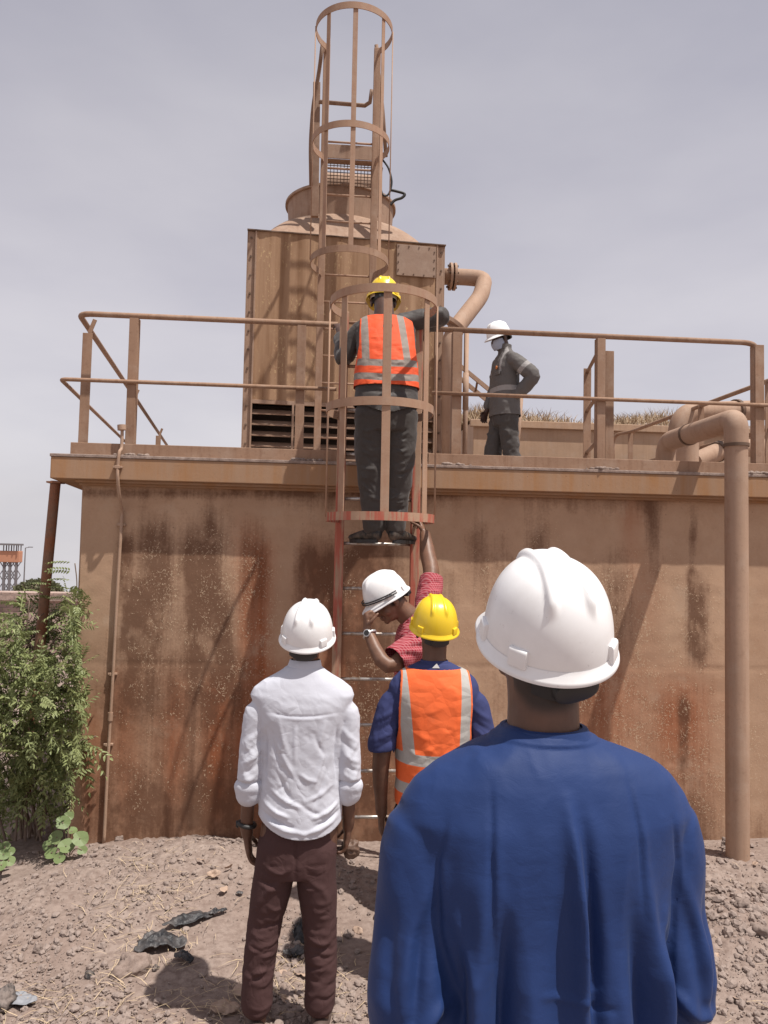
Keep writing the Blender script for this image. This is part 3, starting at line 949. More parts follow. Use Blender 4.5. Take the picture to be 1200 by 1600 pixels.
# ------------------------------------------------------------------ pipes beside the tower
t = thing('inlet_pipe', tuple(W(735, 500, 8.9)), 'bent tan inlet pipe with bolted flange on the tower side', 'pipe')
YQ = 9.0
c = [W(x, y, YQ + dy) for x, y, dy in ((690, 432, .1), (728, 433, .1), (757, 436, .05), (752, 462, -.15), (716, 508, -.5), (704, 530, -.6), (704, 720, -.6))]
m = MB(); m.tube(rail_curve(c, .14, 8), .098, 20); m.build('pipe_run', M_pipe, t, True)
fl0 = W(700, 432, YQ + .1)
for k in (0, 1):
    m = MB(); x = fl0.x + .015 + k * .05; m.tube([(x, fl0.y, fl0.z), (x + .028, fl0.y, fl0.z)], .165, 24); f_ = m.build('flange', M_pipe, t, 40)
    for j in range(8):
        a = 2 * math.pi * j / 8
        m = MB(); q = Vector((x, fl0.y + .135 * math.cos(a), fl0.z + .135 * math.sin(a))); m.tube([q - Vector((.02, 0, 0)), q + Vector((.045, 0, 0))], .014, 6); m.build('bolt', M_bolt, f_)
m = MB(); q = W(707, 505, YQ - .55); d = Vector((.5, -.1, .8)).normalized(); m.tube([q - d * .02, q + d * .02], .15, 20); m.build('flange', M_pipe, t, 40)
t = thing('support_pole', tuple(W(729, 700, 8.5)), 'thin tan upright pole under the bent inlet pipe', 'pole')
m = MB(); a = W(729, 520, 8.5); m.tube([(a.x, 8.5, ZT), (a.x, 8.5, a.z)], .028, 12); m.tube([(a.x, 8.5, W(729, 640, 8.5).z), (a.x, 8.5, W(729, 583, 8.5).z)], .034, 12); m.build('tube', M_pipe, t, True)
m = MB(); m.box2((a.x - .08, 8.42, ZT), (a.x + .08, 8.58, ZT + .012)); m.build('base_plate', M_pipe, t)
t = thing('access_ladder', tuple(W(760, 606, 9.4)), 'short sloping tan ladder behind the masked man', 'ladder')
for dx, dy in ((0, 0), (-3, 17)):
    m = MB(); m.bar(W(718 + dx, 571 + dy, 9.4 + dy * .01), W(812 + dx, 648 + dy, 9.4 + dy * .01), .05, .03, Vector((0, 0, 1))); m.build('rail', M_pipe, t)
for k in range(5):
    u = .1 + k * .2; m = MB(); m.tube([W(718 + 94 * u, 571 + 77 * u, 9.4), W(715 + 94 * u, 588 + 77 * u, 9.57)], .014, 8); m.build('rung', M_darkrail, t, True)
t = thing('brace_pole', tuple(W(813, 712, 8.7)), 'thin leaning tan pole behind the masked man\'s legs', 'pole')
m = MB(); m.tube([W(806, 730, 8.7), W(816, 600, 8.9)], .026, 10); m.build('tube', M_pipe, t, True)
m = MB(); q = W(816, 600, 8.9); m.box(q, (.08, .05, .03)); m.build('cap_plate', M_pipe, t)

# far tank with dry grass on top
YF = 13.0
far = thing('far_tank', tuple(W(900, 705, YF)), 'low tan concrete tank across the roof with dry grass on top', 'tank')
zf = W(900, 662, YF).z
m = MB(); a = W(738, 680, YF).x
m.add([(a, YF, ZT - .2), (XR + 6, YF, ZT - .2), (XR + 6, YF + 7, ZT - .2), (a, YF + 7, ZT - .2), (a + .02, YF, zf), (XR + 6, YF, zf), (XR + 6, YF + 7, zf), (a + .02, YF + 7, zf)],
      [(3, 2, 1, 0), (4, 5, 6, 7), (0, 1, 5, 4), (1, 2, 6, 5), (2, 3, 7, 6), (3, 0, 4, 7)])
M_far = steel_mat('pale_concrete', (0.40, 0.265, 0.175), (0.27, .16, .1), .35, .4)
m.build('wall', M_far, far, False, .01)
m = MB(); m.box2((a - .05, YF - .06, zf - .115), (XR + 6, YF - .002, zf + .01)); m.build('ledge', M_far, far, False, .01)
m = MB(); m.box2((a - .3, YF - .55, ZT), (XR + 6, YF - .40, ZT + .16 + .75)); m.build('kerb', M_darkrail, far, False, .01)
m = MB()
hump = lambda x: 0.42 + .16 * math.sin(x * .9 + 1) + .10 * math.sin(x * 2.3)
for i in range(40):
    pass
xs_ = np.linspace(a + .1, XR + 5, 60); vs = []; fs = []
for i, x in enumerate(xs_):
    for j, (yy, k) in enumerate(((.1, 0), (.5, .5), (1.2, .9), (2.2, 1), (4, .6), (6, 0))):
        vs.append((x, YF + yy, zf + .012 + k * hump(x) * .55))
for i in range(59):
    for j in range(5): fs.append((i * 6 + j, (i + 1) * 6 + j, (i + 1) * 6 + j + 1, i * 6 + j + 1))
m.add(vs, fs); o = m.build('mound', dirt_mat('roof_soil', .8), far, True)
m = MB()
for i in range(5200):
    x = random.uniform(a + .05, XR - 1.0); yy = random.uniform(.1, 2.6); k = min(1, yy / 1.2)
    dens = .5 + .5 * math.sin(x * 1.9 + 2) + .3 * math.sin(x * 5)
    if random.random() > .35 + .6 * dens: continue
    p = Vector((x, YF + yy, zf + k * hump(x) * .5)); h = random.uniform(.08, .30) * (.6 + .5 * dens)
    tip = p + Vector((random.gauss(0, .13), random.gauss(0, .1), h)); mid = (p + tip) / 2 + Vector((random.gauss(0, .02), 0, .03))
    w = Vector((random.uniform(.004, .009), random.uniform(-.006, .006), 0))
    m.add([p - w, p + w, mid + w * .7, mid - w * .7, tip], [(0, 1, 2, 3), (3, 2, 4)])
n = NT('dry_grass'); M_dry = n.out(n.mix(n.noise(3, 4), (0.29, 0.20, 0.12), (0.43, 0.32, 0.21)), .9)
o = m.build('dry_grass', M_dry, None); tag(o, 'dry straw grass growing along the far tank top', 'grass', kind='stuff')

# rail returning to the back, and right side rail
t = thing('guard_rail', tuple(P(930, 712, 6.0)), 'short return rail of two angle posts behind the right guard rail', 'guard rail')
pA = P(952, 712, 5.80); pB = P(917, 712, 6.40)
zA = P(952, 546, 5.80).z; zB = P(917, 574, 6.40).z
for q, z in ((pA, zA), (pB, zB)):
    m = MB(); m.angle((q.x, q.y, ZT), (q.x, q.y, z), .065, .008, Vector((1, 0, 0)), 1, 1); m.build('post', M_rail, t, False, .002)
for k in (.97, .62, .25):
    m = MB(); z = ZT + (zB - ZT) * k; m.tube([(W(938, 700, YR).x, YR + .02, z), (pB.x, pB.y, z)], .015, 8); m.build('rail', M_rail, t, True)
t = thing('guard_rail', tuple(P(1100, 712, 8.0)), 'low receding side rail behind the big bent downpipe', 'guard rail')
e0 = P(985, 675, 9.5); zz = e0.z; e1 = P(1320, 521, 5.7); e1.z = zz
lo = Vector((e0.x - .12, e0.y + .25, zz - .3))
m = MB(); m.tube(rail_curve([(lo.x, lo.y, ZT), (lo.x, lo.y, zz), tuple(e0), tuple(e1)], .25), .021, 10); m.build('top_rail', M_rail, t, True)
m = MB(); m.tube([(e0.x, e0.y, zz - .42), (e1.x, e1.y, zz - .42)], .015, 8); m.build('mid_rail', M_rail, t, True)
for u in (0.0, .45, .75):
    q = e0 + (e1 - e0) * u; m = MB(); m.bar((q.x, q.y, ZT), (q.x, q.y, zz), .06, .012); m.build('post', M_rail, t, False, .002)

# ------------------------------------------------------------------ big bent downpipe and pipes behind it
YD = 4.93
xd = W(1151, 900, YD).x
zd = W(1140, 655, YD).z
t = thing('overflow_pipe', (xd, YD, 0), 'fat tan downpipe bending over the slab edge down to the dirt', 'pipe')
rp_ = .0735
m = MB(); m.tube([(xd, YD, -.3), (xd, YD, zd - .17)], rp_, 28); m.build('downpipe', M_pipe, t, 40)
m = MB()
A_ = Vector((xd, YD, zd)); B_ = W(1085, 662, YW); B_.z = zd; k_ = 1.0
while project([A_ + (B_ - A_) * k_])[0][0] > 1040 and k_ < 4: k_ += .02
C_ = A_ + (B_ - A_) * k_
m.tube(rail_curve([(xd, YD, zd - .17), (xd, YD, zd), tuple(C_), (C_.x, C_.y, ZT)], .165, 10), rp_ + .004, 28); m.build('bend', M_pipe, t, 40)
m = MB(); m.tube([(xd, YD, zd - .185), (xd, YD, zd - .165)], rp_ + .010, 28); m.build('weld_collar', M_bolt, t, 40)
q_ = A_ + (C_ - A_) * .62; e_d = (C_ - A_).normalized() * .012
m = MB(); m.tube([q_ - e_d, q_ + e_d], rp_ + .010, 28); m.build('weld_collar', M_bolt, t, 40)
t = thing('stub_pipe', tuple(P(1074, 714, 6.7)), 'short upright pipe stub with flange behind the bent downpipe', 'pipe')
q = P(1074, 690, 6.7); top = P(1074, 682, 6.7).z
m = MB(); m.tube([(q.x, q.y, ZT), (q.x, q.y, top)], .093, 24); m.build('pipe_body', M_pipe, t, 40)
m = MB(); m.tube([(q.x, q.y, top - .02), (q.x, q.y, top + .012)], .108, 24); m.build('flange', M_bolt, t, 40)
t = thing('header_pipe', tuple(P(1140, 640, 8.2)), 'large horizontal tan pipe crossing behind the bent downpipe', 'pipe')
m = MB(); m.tube(rail_curve([P(1058, 720, 8.0), P(1062, 645, 8.0), P(1215, 640, 8.5), P(1330, 640, 9)], .35, 10), .108, 24); m.build('pipe_run', M_pipe, t, 40)
m = MB(); q = P(1150, 641.5, 8.27); r_ = (P(1215, 640, 8.5) - P(1062, 645, 8.0)).normalized(); m.tube([q - r_ * .02, q + r_ * .02], .122, 24); m.build('collar', M_bolt, t, 40)
t = thing('branch_pipe', tuple(P(1140, 705, 7.2)), 'low slanting pipe lying on the roof right of the stub', 'pipe')
m = MB(); m.tube(rail_curve([P(1085, 722, 7.0), P(1135, 700, 7.2), P(1300, 700, 7.6)], .25, 8), .085, 20); m.build('pipe_run', M_pipe, t, 40)
m = MB(); q = P(1120, 706.5, 7.14); m.tube([q, P(1126, 704, 7.165)], .097, 20); m.build('collar', M_bolt, t, 40)

# ------------------------------------------------------------------ conduit on the wall and leaning pole
t = thing('conduit', tuple(W(172, 1150, YW)), 'thin tan conduit pipe clipped down the left of the tank wall', 'conduit')
q = YW - .028
pts = [W(191, 668, YR - .06), W(190, 699, YR - .06), W(186.5, 707, YC - .02), W(184, 730, YC - .022), W(184, 748, YC - .022), W(186.5, 775, (YC + q) / 2 - .03), W(190.5, 800, q), W(189.5, 822, q), W(183, 930, q), W(176, 1060, q), W(169, 1180, q), W(162, 1325, q)]
m = MB(); m.tube(spline(pts, 5), .0115, 10); m.build('tube', M_pipe, t, True)
for x, y, Y in ((184, 730, YC), (189.5, 820, YW), (176, 1053, YW), (169.5, 1163, YW)):
    c = W(x, y, Y - .012); m = MB(); m.box(c, (.062, .024, .016)); m.box(c + Vector((0, -.014, 0)), (.034, .018, .022)); m.build('clamp', M_pipe, t, False, .003)
m = MB(); c0 = W(172.7, 1113, q); c1 = W(172, 1126, q); m.tube([c0, c1], .018, 10); m.tube([W(190, 664, YR - .06), W(190.5, 672, YR - .06)], .03, 10); m.build('coupling', M_pipe, t, 40)
n = NT('rusty_pole_steel'); a_ = n.noise(6, 5, .6); b_ = n.noise(50, 4, .7)
cc = n.mix(n.ramp(a_, .35, .65), (0.20, .115, .075), (0.25, .095, .045)); cc = n.mix(n.ramp(b_, .5, .8), cc, (.12, .07, .05)); n.bump(b_, .3, .004); M_rusty = n.out(cc, .7, .35)
t = thing('leaning_pole', tuple(P(50, 1200, 5.3)), 'rusty round pole leaning up from the bush to the slab corner', 'pole')
m = MB(); m.tube([P(38, 1260, 5.38), P(87, 752, 5.60)], .036, 16); m.build('tube', M_rusty, t, 40)
m = MB(); q = P(87, 754, 5.6); m.box(q, (.10, .10, .012)); m.build('head_plate', M_rusty, t)

# ------------------------------------------------------------------ far left background
t = thing('watch_tower', tuple(P(12, 915, 90)), 'distant orange water tank on dark lattice legs with a flat roof', 'tower')
D = 90; k = D / 1200
def bx(x0, y0, x1, y1, d0, d1):
    a = P(x0, y1, D); b = P(x1, y0, D); mm = MB(); mm.box2((a.x, a.y + d0, a.z), (b.x, a.y + d1, b.z)); return mm
n = NT('hazed_orange_paint'); M_or = n.out(n.mix(n.noise(.3, 3), (.50, .24, .14), (.46, .21, .13)), .8)  # orange paled to put distance haze into the colour
n = NT('dark_lattice'); M_lat = n.out((.17, .155, .16), .8)
bx(-14, 861, 29, 878, 0, 1.0).build('tank_box', M_or, t, False, .05)
bx(-15, 849.5, 29.5, 851.5, -.2, 1.2).build('roof', M_lat, t)
m = MB()
for x in (-13, 5, 13, 21, 28): 
    a = P(x, 861, D); b = P(x, 851, D); m.bar((a.x, a.y + .1, a.z), (a.x, a.y + .1, b.z), .10, .10); m.bar((a.x, a.y + .9, a.z), (a.x, a.y + .9, b.z), .10, .10)
m.build('roof_frame', M_lat, t)
for x in (-12, 3, 12, 22):
    a = P(x, 940, D); b = P(x, 878, D); m = MB()
    for yy in (.2,): m.bar((a.x, a.y + yy, a.z), (a.x, a.y + yy, b.z), .26, .26)
    for j in range(3):
        z0 = a.z + (b.z - a.z) * j / 3; z1 = a.z + (b.z - a.z) * (j + 1) / 3
        m.bar((a.x - .5, a.y + .2, z0), (a.x + .5, a.y + .2, z1), .09, .09); m.bar((a.x + .5, a.y + .2, z0), (a.x - .5, a.y + .2, z1), .09, .09)
    m.build('lattice_frame', M_lat, t)
t = thing('lamp_post', tuple(P(36, 912, 92)), 'thin distant lamp post beside the orange water tank', 'lamp post')
m = MB(); a = P(36, 940, 92); b = P(36, 856, 92); m.tube([(a.x, a.y, a.z), (a.x, a.y, b.z)], [.10, .06], 8); m.build('mast', M_lat, t)
m = MB(); m.tube([(a.x, a.y, b.z), (a.x + .5, a.y, b.z + .1)], .04, 6); m.box((a.x + .6, a.y, b.z + .1), (.5, .2, .1)); m.build('lamp_head', M_lat, t)

t = thing('brick_wall', tuple(P(60, 990, 15.0)), 'pale crumbling brick wall with coping behind the bush', 'wall')
n = NT('pale_brick'); br = n.node('ShaderNodeTexBrick'); n.link(n.mapping((1, 1, 1)), br.inputs['Vector'])
mpn = n.node('ShaderNodeMapping'); mpn.inputs['Rotation'].default_value = (rad(90), 0, 0); n.link(n.co, mpn.inputs['Vector']); n.link(mpn.outputs[0], br.inputs['Vector'])
br.inputs['Scale'].default_value = 3.2; br.inputs['Color1'].default_value = (.42, .30, .25, 1); br.inputs['Color2'].default_value = (.34, .25, .21, 1); br.inputs['Mortar'].default_value = (.22, .17, .15, 1)
cc = n.mix(n.ramp(n.noise(2, 5, .65), .45, .65), br.outputs[0], (.46, .34, .29)); n.bump(n.noise(12, 5), .6, .03); M_brick = n.out(cc, .95)
a = P(-160, 922, 15.0); b = P(140, 927, 15.0)
m = MB(); m.box2((a.x, 15.0, -.5), (b.x + .8, 15.3, P(60, 936, 15).z)); m.build('wall', M_brick, t)
m = MB(); m.box2((a.x, 14.94, P(60, 936, 15).z), (b.x + .8, 15.36, P(60, 923, 15).z)); m.build('coping', n.m, t, False, .01)
m = MB(); q = P(3, 990, 14.8); m.box2((q.x - .12, 14.8, -.3), (q.x + .1, 14.93, P(3, 945, 14.8).z)); m.build('pillar', M_lat, t)

# ------------------------------------------------------------------ vegetation
def leaf_mat(name, c0, c1, c2):
    n = NT(name)
    i = n.attr('tone').outputs['Fac']
    a = n.ramp(i, 0.0, 1.0, c4(c0), c4(c1))
    a = n.mix(n.math('MULTIPLY', n.noise(9, 3), 0.35), a, c4(c2))
    m = n.out(a, 0.5, 0.35)
    tr = n.node('ShaderNodeBsdfTranslucent'); n.link(a, tr.inputs['Color'])
    ms = n.node('ShaderNodeMixShader'); ms.inputs[0].default_value = 0.25
    out = [q for q in n.n if q.type == 'OUTPUT_MATERIAL'][0]
    n.link(n.bsdf.outputs[0], ms.inputs[1]); n.link(tr.outputs[0], ms.inputs[2]); n.link(ms.outputs[0], out.inputs['Surface'])
    return m
M_leaf = leaf_mat('neem_leaf', (0.115, 0.143, 0.048), (0.315, 0.35, 0.152), (0.235, 0.26, 0.105))
M_leafp = leaf_mat('distant_leaf', (0.09, 0.10, 0.05), (0.16, 0.165, 0.085), (0.2, 0.17, 0.11))
M_round = leaf_mat('broad_leaf', (0.13, 0.19, 0.065), (0.23, 0.29, 0.125), (0.17, 0.23, 0.09))
n = NT('twig_bark'); M_twig = n.out(n.mix(n.noise(20, 4), (.16, .11, .08), (.25, .18, .14)), .9)

class Leaves:
    def __init__(s): s.v = []; s.f = []; s.t = []
    def leaflet(s, p, d, nrm, ln, w, tone):
        d = d.normalized(); x = d.cross(nrm).normalized(); up = x.cross(d)
        b = len(s.v)
        pts = [p, p + d * ln * .35 + x * w + up * w * .35, p + d * ln * .35 - x * w + up * w * .35, p + d * ln * .4 - up * w * .1,
               p + d * ln * .72 + x * w * .62 - up * ln * .05, p + d * ln * .72 - x * w * .62 - up * ln * .05, p + d * ln - up * ln * .18]
        s.v += [tuple(q) for q in pts]; s.t += [tone] * 7
        s.f += [(b, b + 3, b + 1), (b, b + 2, b + 3), (b + 1, b + 3, b + 6, b + 4), (b + 3, b + 2, b + 5, b + 6)]
    def frond(s, p, d, ln, tone, pairs=6, lw=.009, ll=.055, droop=.5):
        d = Vector(d).normalized()
        nrm = Vector((0, 0, 1)) - d * d.z
        nrm = nrm.normalized() if nrm.length > 1e-3 else Vector((0, -1, 0))
        roll = random.gauss(0, .5); side = d.cross(nrm); nrm = (nrm * math.cos(roll) + side * math.sin(roll)).normalized()
        for k in range(pairs + 1):
            t = .18 + .82 * k / pairs
            q = p + d * ln * t - Vector((0, 0, 1)) * ln * droop * t * t
            dd = (d - Vector((0, 0, 1)) * droop * 2 * t * .8).normalized()
            sd = dd.cross(nrm).normalized()
            l = ll * (1 - .35 * abs(t - .5) * 2) * random.uniform(.8, 1.15)
            tn = min(1, max(0, tone + random.gauss(0, .13)))
            if k == pairs: s.leaflet(q, dd, nrm, l, lw, tn)
            else:
                for sg in (-1, 1): s.leaflet(q, sd * sg * .85 + dd * .6 - Vector((0, 0, .25)), nrm, l, lw, tn)
        # rachis
        b = len(s.v); e = p + d * ln - Vector((0, 0, 1)) * ln * droop; m_ = p + d * ln * .5 - Vector((0, 0, 1)) * ln * droop * .25
        w = side * .0024
        s.v += [tuple(x) for x in (p - w, p + w, m_ + w, m_ - w, e)]; s.t += [.7] * 5; s.f += [(b, b + 1, b + 2, b + 3), (b + 3, b + 2, b + 4)]
    def build(s, name, mat, parent):
        off = Vector(parent.location)
        me = bpy.data.meshes.new(name); me.from_pydata([tuple(Vector(v) - off) for v in s.v], [], s.f); me.update()
        attr(me, 'tone', s.t)
        o = bpy.data.objects.new(name, me); COL.objects.link(o); me.materials.append(mat); o.parent = parent
        return o

random.seed(21)
bush = thing('neem_bush', tuple(P(30, 1345, 5.3)), 'leafy green bush with feathery leaves left of the concrete tank', 'bush')
lv = Leaves(); tw = MB()
root = P(40, 1350, 5.4); root.z = -0.45
def bush_ok(px, py):
    top = np.interp(px, [-100, 0, 30, 60, 85, 105, 122], [960, 985, 950, 935, 948, 935, 900])
    rt = np.interp(py, [890, 930, 1000, 1100, 1180, 1230, 1262], [121, 123, 121, 128, 124, 112, 96])
    if not (top < py < 1262 and px < rt): return False
    if 76 < px < 108 and 990 < py < 1035: return random.random() < .35         # thin spot where the brick wall shows
    return True
stems = []
for k in range(16):
    e = P(random.uniform(-60, 112), random.uniform(930, 1180), random.uniform(5.15, 5.45))
    mid = root * .5 + e * .5 + Vector((random.gauss(0, .10), random.gauss(0, .05), .10))
    pts_ = spline([root + Vector((random.gauss(0, .12), random.gauss(0, .08), 0)), mid, e]); stems.append(pts_)
    tw.tube(pts_, [.012 - .009 * i / (len(pts_) - 1) for i in range(len(pts_))], 6)
nleaf = 0
while nleaf < 2100:
    px, py = random.uniform(-95, 130), random.uniform(895, 1262)
    if not bush_ok(px, py): continue
    nleaf += 1
    u = (py - 900) / 360
    d = 5.36 - .34 * math.sin(math.pi * min(1, max(0, u))) + random.gauss(0, .13)
    polex = 87 - (py - 752) * 49 / 508
    if abs(px - polex) < 30 and py < 1025: d = max(d, 5.60) + .10
    d = min(d, 5.42) if px > 95 else d
    q = P(px, py, d)
    dr = Vector(((px - 40) / 120 + random.gauss(0, .6), -.35 + random.gauss(0, .4), random.gauss(.15, .55)))
    if px > 100: dr.x = min(dr.x, .25)
    ln = random.uniform(.08, .19)
    lv.frond(q, dr, ln, min(1, max(0, random.gauss(.58, .26))), random.choice((3, 4, 5, 6)), random.uniform(.006, .0095), random.uniform(.032, .058), random.uniform(0, .55))
    if nleaf % 7 == 0:
        st_ = min((min(st2, key=lambda v: (v - q).length) for st2 in stems), key=lambda v: (v - q).length)
        if (st_ - q).length < .45: tw.tube([st_, (st_ + q) / 2 + Vector((0, 0, .02)), q], [.004, .003, .002], 5)
# wispy sprigs against the sky and across the wall corner
for px, py, d, tx, ty, nn in ((114, 950, 5.35, 117, 880, 5), (34, 955, 5.4, 36, 912, 4)):
    a = P(px, py, d); b = P(tx, ty, d); tw.tube(spline([a, (a + b) / 2 + Vector((.02, 0, 0)), b]), .004, 5)
    for k in range(nn):
        q = a + (b - a) * (k + 1) / nn
        lv.frond(q, Vector((random.choice((-1, -1, -.8)) if tx > 100 else random.choice((-1, 1)), random.gauss(0, .3), .35)), .19, .45, 8, .0075, .038, .3)
a = P(112, 1165, 5.3); b = P(150, 1150, 5.25)
tw.tube(spline([P(95, 1150, 5.3), a, b]), .004, 5)
for tx, ty, up in ((160, 1195, -.1), (140, 1215, -.6), (150, 1160, .2), (125, 1190, -.5), (165, 1170, 0)):
    q = a + (b - a) * random.random(); e = P(tx, ty, 5.2); lv.frond(q, e - q, (e - q).length * 1.15, .75, 6, .010, .06, .2)
for i in range(0): tw.tube(spline([root + Vector((random.gauss(0, .15), random.gauss(0, .1), 0)), q + Vector((random.gauss(0, .3), random.gauss(0, .2), .5)), q + Vector((random.gauss(0, .4), random.gauss(0, .2), 1.1))]), .012, 6)
for i in range(46):                                        # low inner leaves, toned dark to paint the hollow's shade
    c = P(random.uniform(-40, 95), random.uniform(1250, 1350), random.uniform(5.6, 6.0)); lv.frond(c, Vector((random.gauss(0, 1), -.5, random.gauss(-.2, .4))), .2, random.uniform(0, .4), 6, .0085, .05, .5)
tw.build('branches', M_twig, bush, True)
lv.build('foliage', M_leaf, bush)

def broad_plant(label, pts, base, name='broad_leaf_plant'):
    t = thing(name, tuple(base), label, 'plant')
    lf = Leaves(); st = MB()
    for px, py, d, r, az, tilt in pts:
        c = P(px, py, d)
        st.tube(spline([base, (base + c) / 2 + Vector((0, 0, .04)), c]), .004, 5)
        b = len(lf.v); x = Vector((math.cos(az), math.sin(az), 0)); nn = (Vector((0, -1, 0)) * math.sin(tilt) + Vector((0, 0, 1)) * math.cos(tilt) + x * .25).normalized()
        u = (x - nn * x.dot(nn)).normalized(); v = nn.cross(u); tone = random.uniform(.3, .9)
        lf.v.append(tuple(c - nn * r * .12)); lf.t.append(tone)
        for k in range(14):
            a = 2 * math.pi * k / 14; rr = r * (1 - .32 * math.exp(-((a - math.pi) / .35) ** 2)) * random.uniform(.95, 1.05)
            lf.v.append(tuple(c + u * rr * math.cos(a) + v * rr * .88 * math.sin(a) + nn * r * .10 * math.sin(2 * a))); lf.t.append(tone)
        for k in range(14): lf.f.append((b, b + 1 + k, b + 1 + (k + 1) % 14))
    st.build('stems', M_twig, t, True); lf.build('leaves', M_round, t)
base = P(105, 1345, 4.95)
broad_plant('plant with round pale green leaves at the foot of the tank corner', [(98, 1285, 4.9, .05, .3, .9), (88, 1308, 4.9, .05, 2.5, 1.0), (103, 1322, 4.85, .055, .8, .8), (125, 1310, 4.85, .055, 0, .9), (80, 1333, 4.85, .045, 3, .7),
    (112, 1298, 5.0, .04, 1.2, .5), (75, 1322, 4.95, .04, 2, 1.1), (93, 1340, 4.8, .04, 4, .8), (128, 1328, 4.95, .035, .2, .9), (107, 1275, 5.0, .035, .5, 1.0)], base)
base = P(2, 1365, 4.75)
broad_plant('small pale green weed at the left edge of the hollow', [(5, 1335, 4.7, .04, .3, .8), (-6, 1325, 4.75, .04, 2, .9), (14, 1345, 4.7, .038, 0, .7), (-12, 1345, 4.7, .045, 3, .8), (8, 1322, 4.8, .032, 1, 1.0), (16, 1330, 4.8, .03, .4, .9), (2, 1352, 4.65, .035, 5, .6), (-20, 1330, 4.7, .04, 4, .7)], base, 'weed_plant')

t = thing('round_shrub', tuple(P(60, 930, 45)), 'distant rounded scrubby shrub beyond the brick wall', 'bush')
lf = Leaves()
c = P(60, 928, 45)
for i in range(1500):
    v = Vector((random.gauss(0, 1), random.gauss(0, 1), abs(random.gauss(0, 1)))).normalized(); q = c + Vector((v.x * 1.35, v.y * 1.2, v.z * .78)) * random.uniform(.75, 1.03)
    lf.leaflet(q, v + Vector((random.gauss(0, .6), random.gauss(0, .6), random.gauss(0, .6))), Vector((random.gauss(0, 1), random.gauss(0, 1), 1)).normalized(), .20, .06, random.random())
lf.build('foliage', M_leafp, t)
m = MB(); m.ell(c, (1.2, 1.0, .66)); m.tube([c - Vector((0, 0, 2.5)), c], .12, 8); m.build('twigs', M_twig, t, True)

# ------------------------------------------------------------------ litter on the dirt
def surf(x, y): return float(ground_z(np.array([x]), np.array([y]))[0])

def rough_stone(r, sq, seed):
    m = MB(); m.ell((0, 0, 0), (r, r * sq, r * .75), None, 36, 24)
    v = np.array(m.v); nn = v / np.linalg.norm(v, axis=1)[:, None]
    v = v + nn * (r * (.42 * fbm(v / r * 1.4, 2, seed) + .22 * fbm(v / r * 3.5, 3, seed + 5) + .10 * fbm(v / r * 9, 2, seed + 6)))[:, None]
    m.v = [tuple(q) for q in v]; return m
stones = [(510, 1402, 0.03, 'x')]
n = NT('grey_clod'); M_clod = n.out(n.mix(n.noise(18, 5, .6), (.17, .125, .105), (.27, .21, .18)), .95); n.bump(n.noise(60, 4), .5, .006)
n = NT('dark_clinker'); M_clink = n.out(n.mix(n.ramp(n.noise(22, 5, .65), .4, .6), (.03, .028, .028), (.20, .16, .14)), .85); n.bump(n.noise(50, 4), .6, .006)
for px, py, r, sq, mat_, lab, nm in ((186, 1322, .030, .8, M_clod, 'grey-brown clod by the conduit foot on the crest of the dirt', 'clod'),
        (205, 1518, .085, .9, M_dirt, 'broad crusty clod with dark underside below the crumpled black bag', 'clod'),
        (140, 1528, .028, .8, M_clink, 'small black clinker left of the broad crusty clod', 'clinker'),
        (8, 1572, .06, .7, M_clink, 'speckled dark clinker at the left edge of the dirt beside grey sheet scrap', 'clinker'),
        (243, 1517, .018, .8, M_clink, 'tiny black clinker just right of the broad crusty clod', 'clinker'),
        (1135, 1345, .052, .7, M_clod, 'pointed grey rock standing beside the downpipe foot', 'rock'),
        (1178, 1418, .035, .9, M_clod, 'pale rounded stone on the clod heap at the right edge', 'rock'),
        (1192, 1412, .034, .8, M_clod, 'rounded stone half out of frame on the right clod heap', 'rock'),
        (1190, 1485, .055, .8, M_clod, 'squat clod with a shaded foot at the right edge of the dirt', 'clod'),
        (1160, 1452, .05, .9, M_clod, 'smooth buried boulder top below the right clod heap', 'rock'),
        (545, 1467, .030, .9, M_clod, 'round grey stone right of the white-shirted man\'s knees', 'rock'),
        (62, 1490, .03, .9, M_clod, 'lone brown clod on the left slope of the dirt', 'clod')):
    p = GZ(px, py, 0); p.z = surf(p.x, p.y)
    m = rough_stone(r, sq, int(px)); 
    m.xform(Matrix.Translation((p.x, p.y, p.z + r * (.12 if mat_ is M_dirt else .35))) @ Matrix.Rotation(px, 4, 'Z') @ (Matrix.Rotation(.5, 4, 'Y') @ Matrix.Scale(1.6, 4, (0, 0, 1)) if px == 1135 else Matrix.Identity(4)))
    tag(m.build(nm, mat_, None, True), lab, nm)

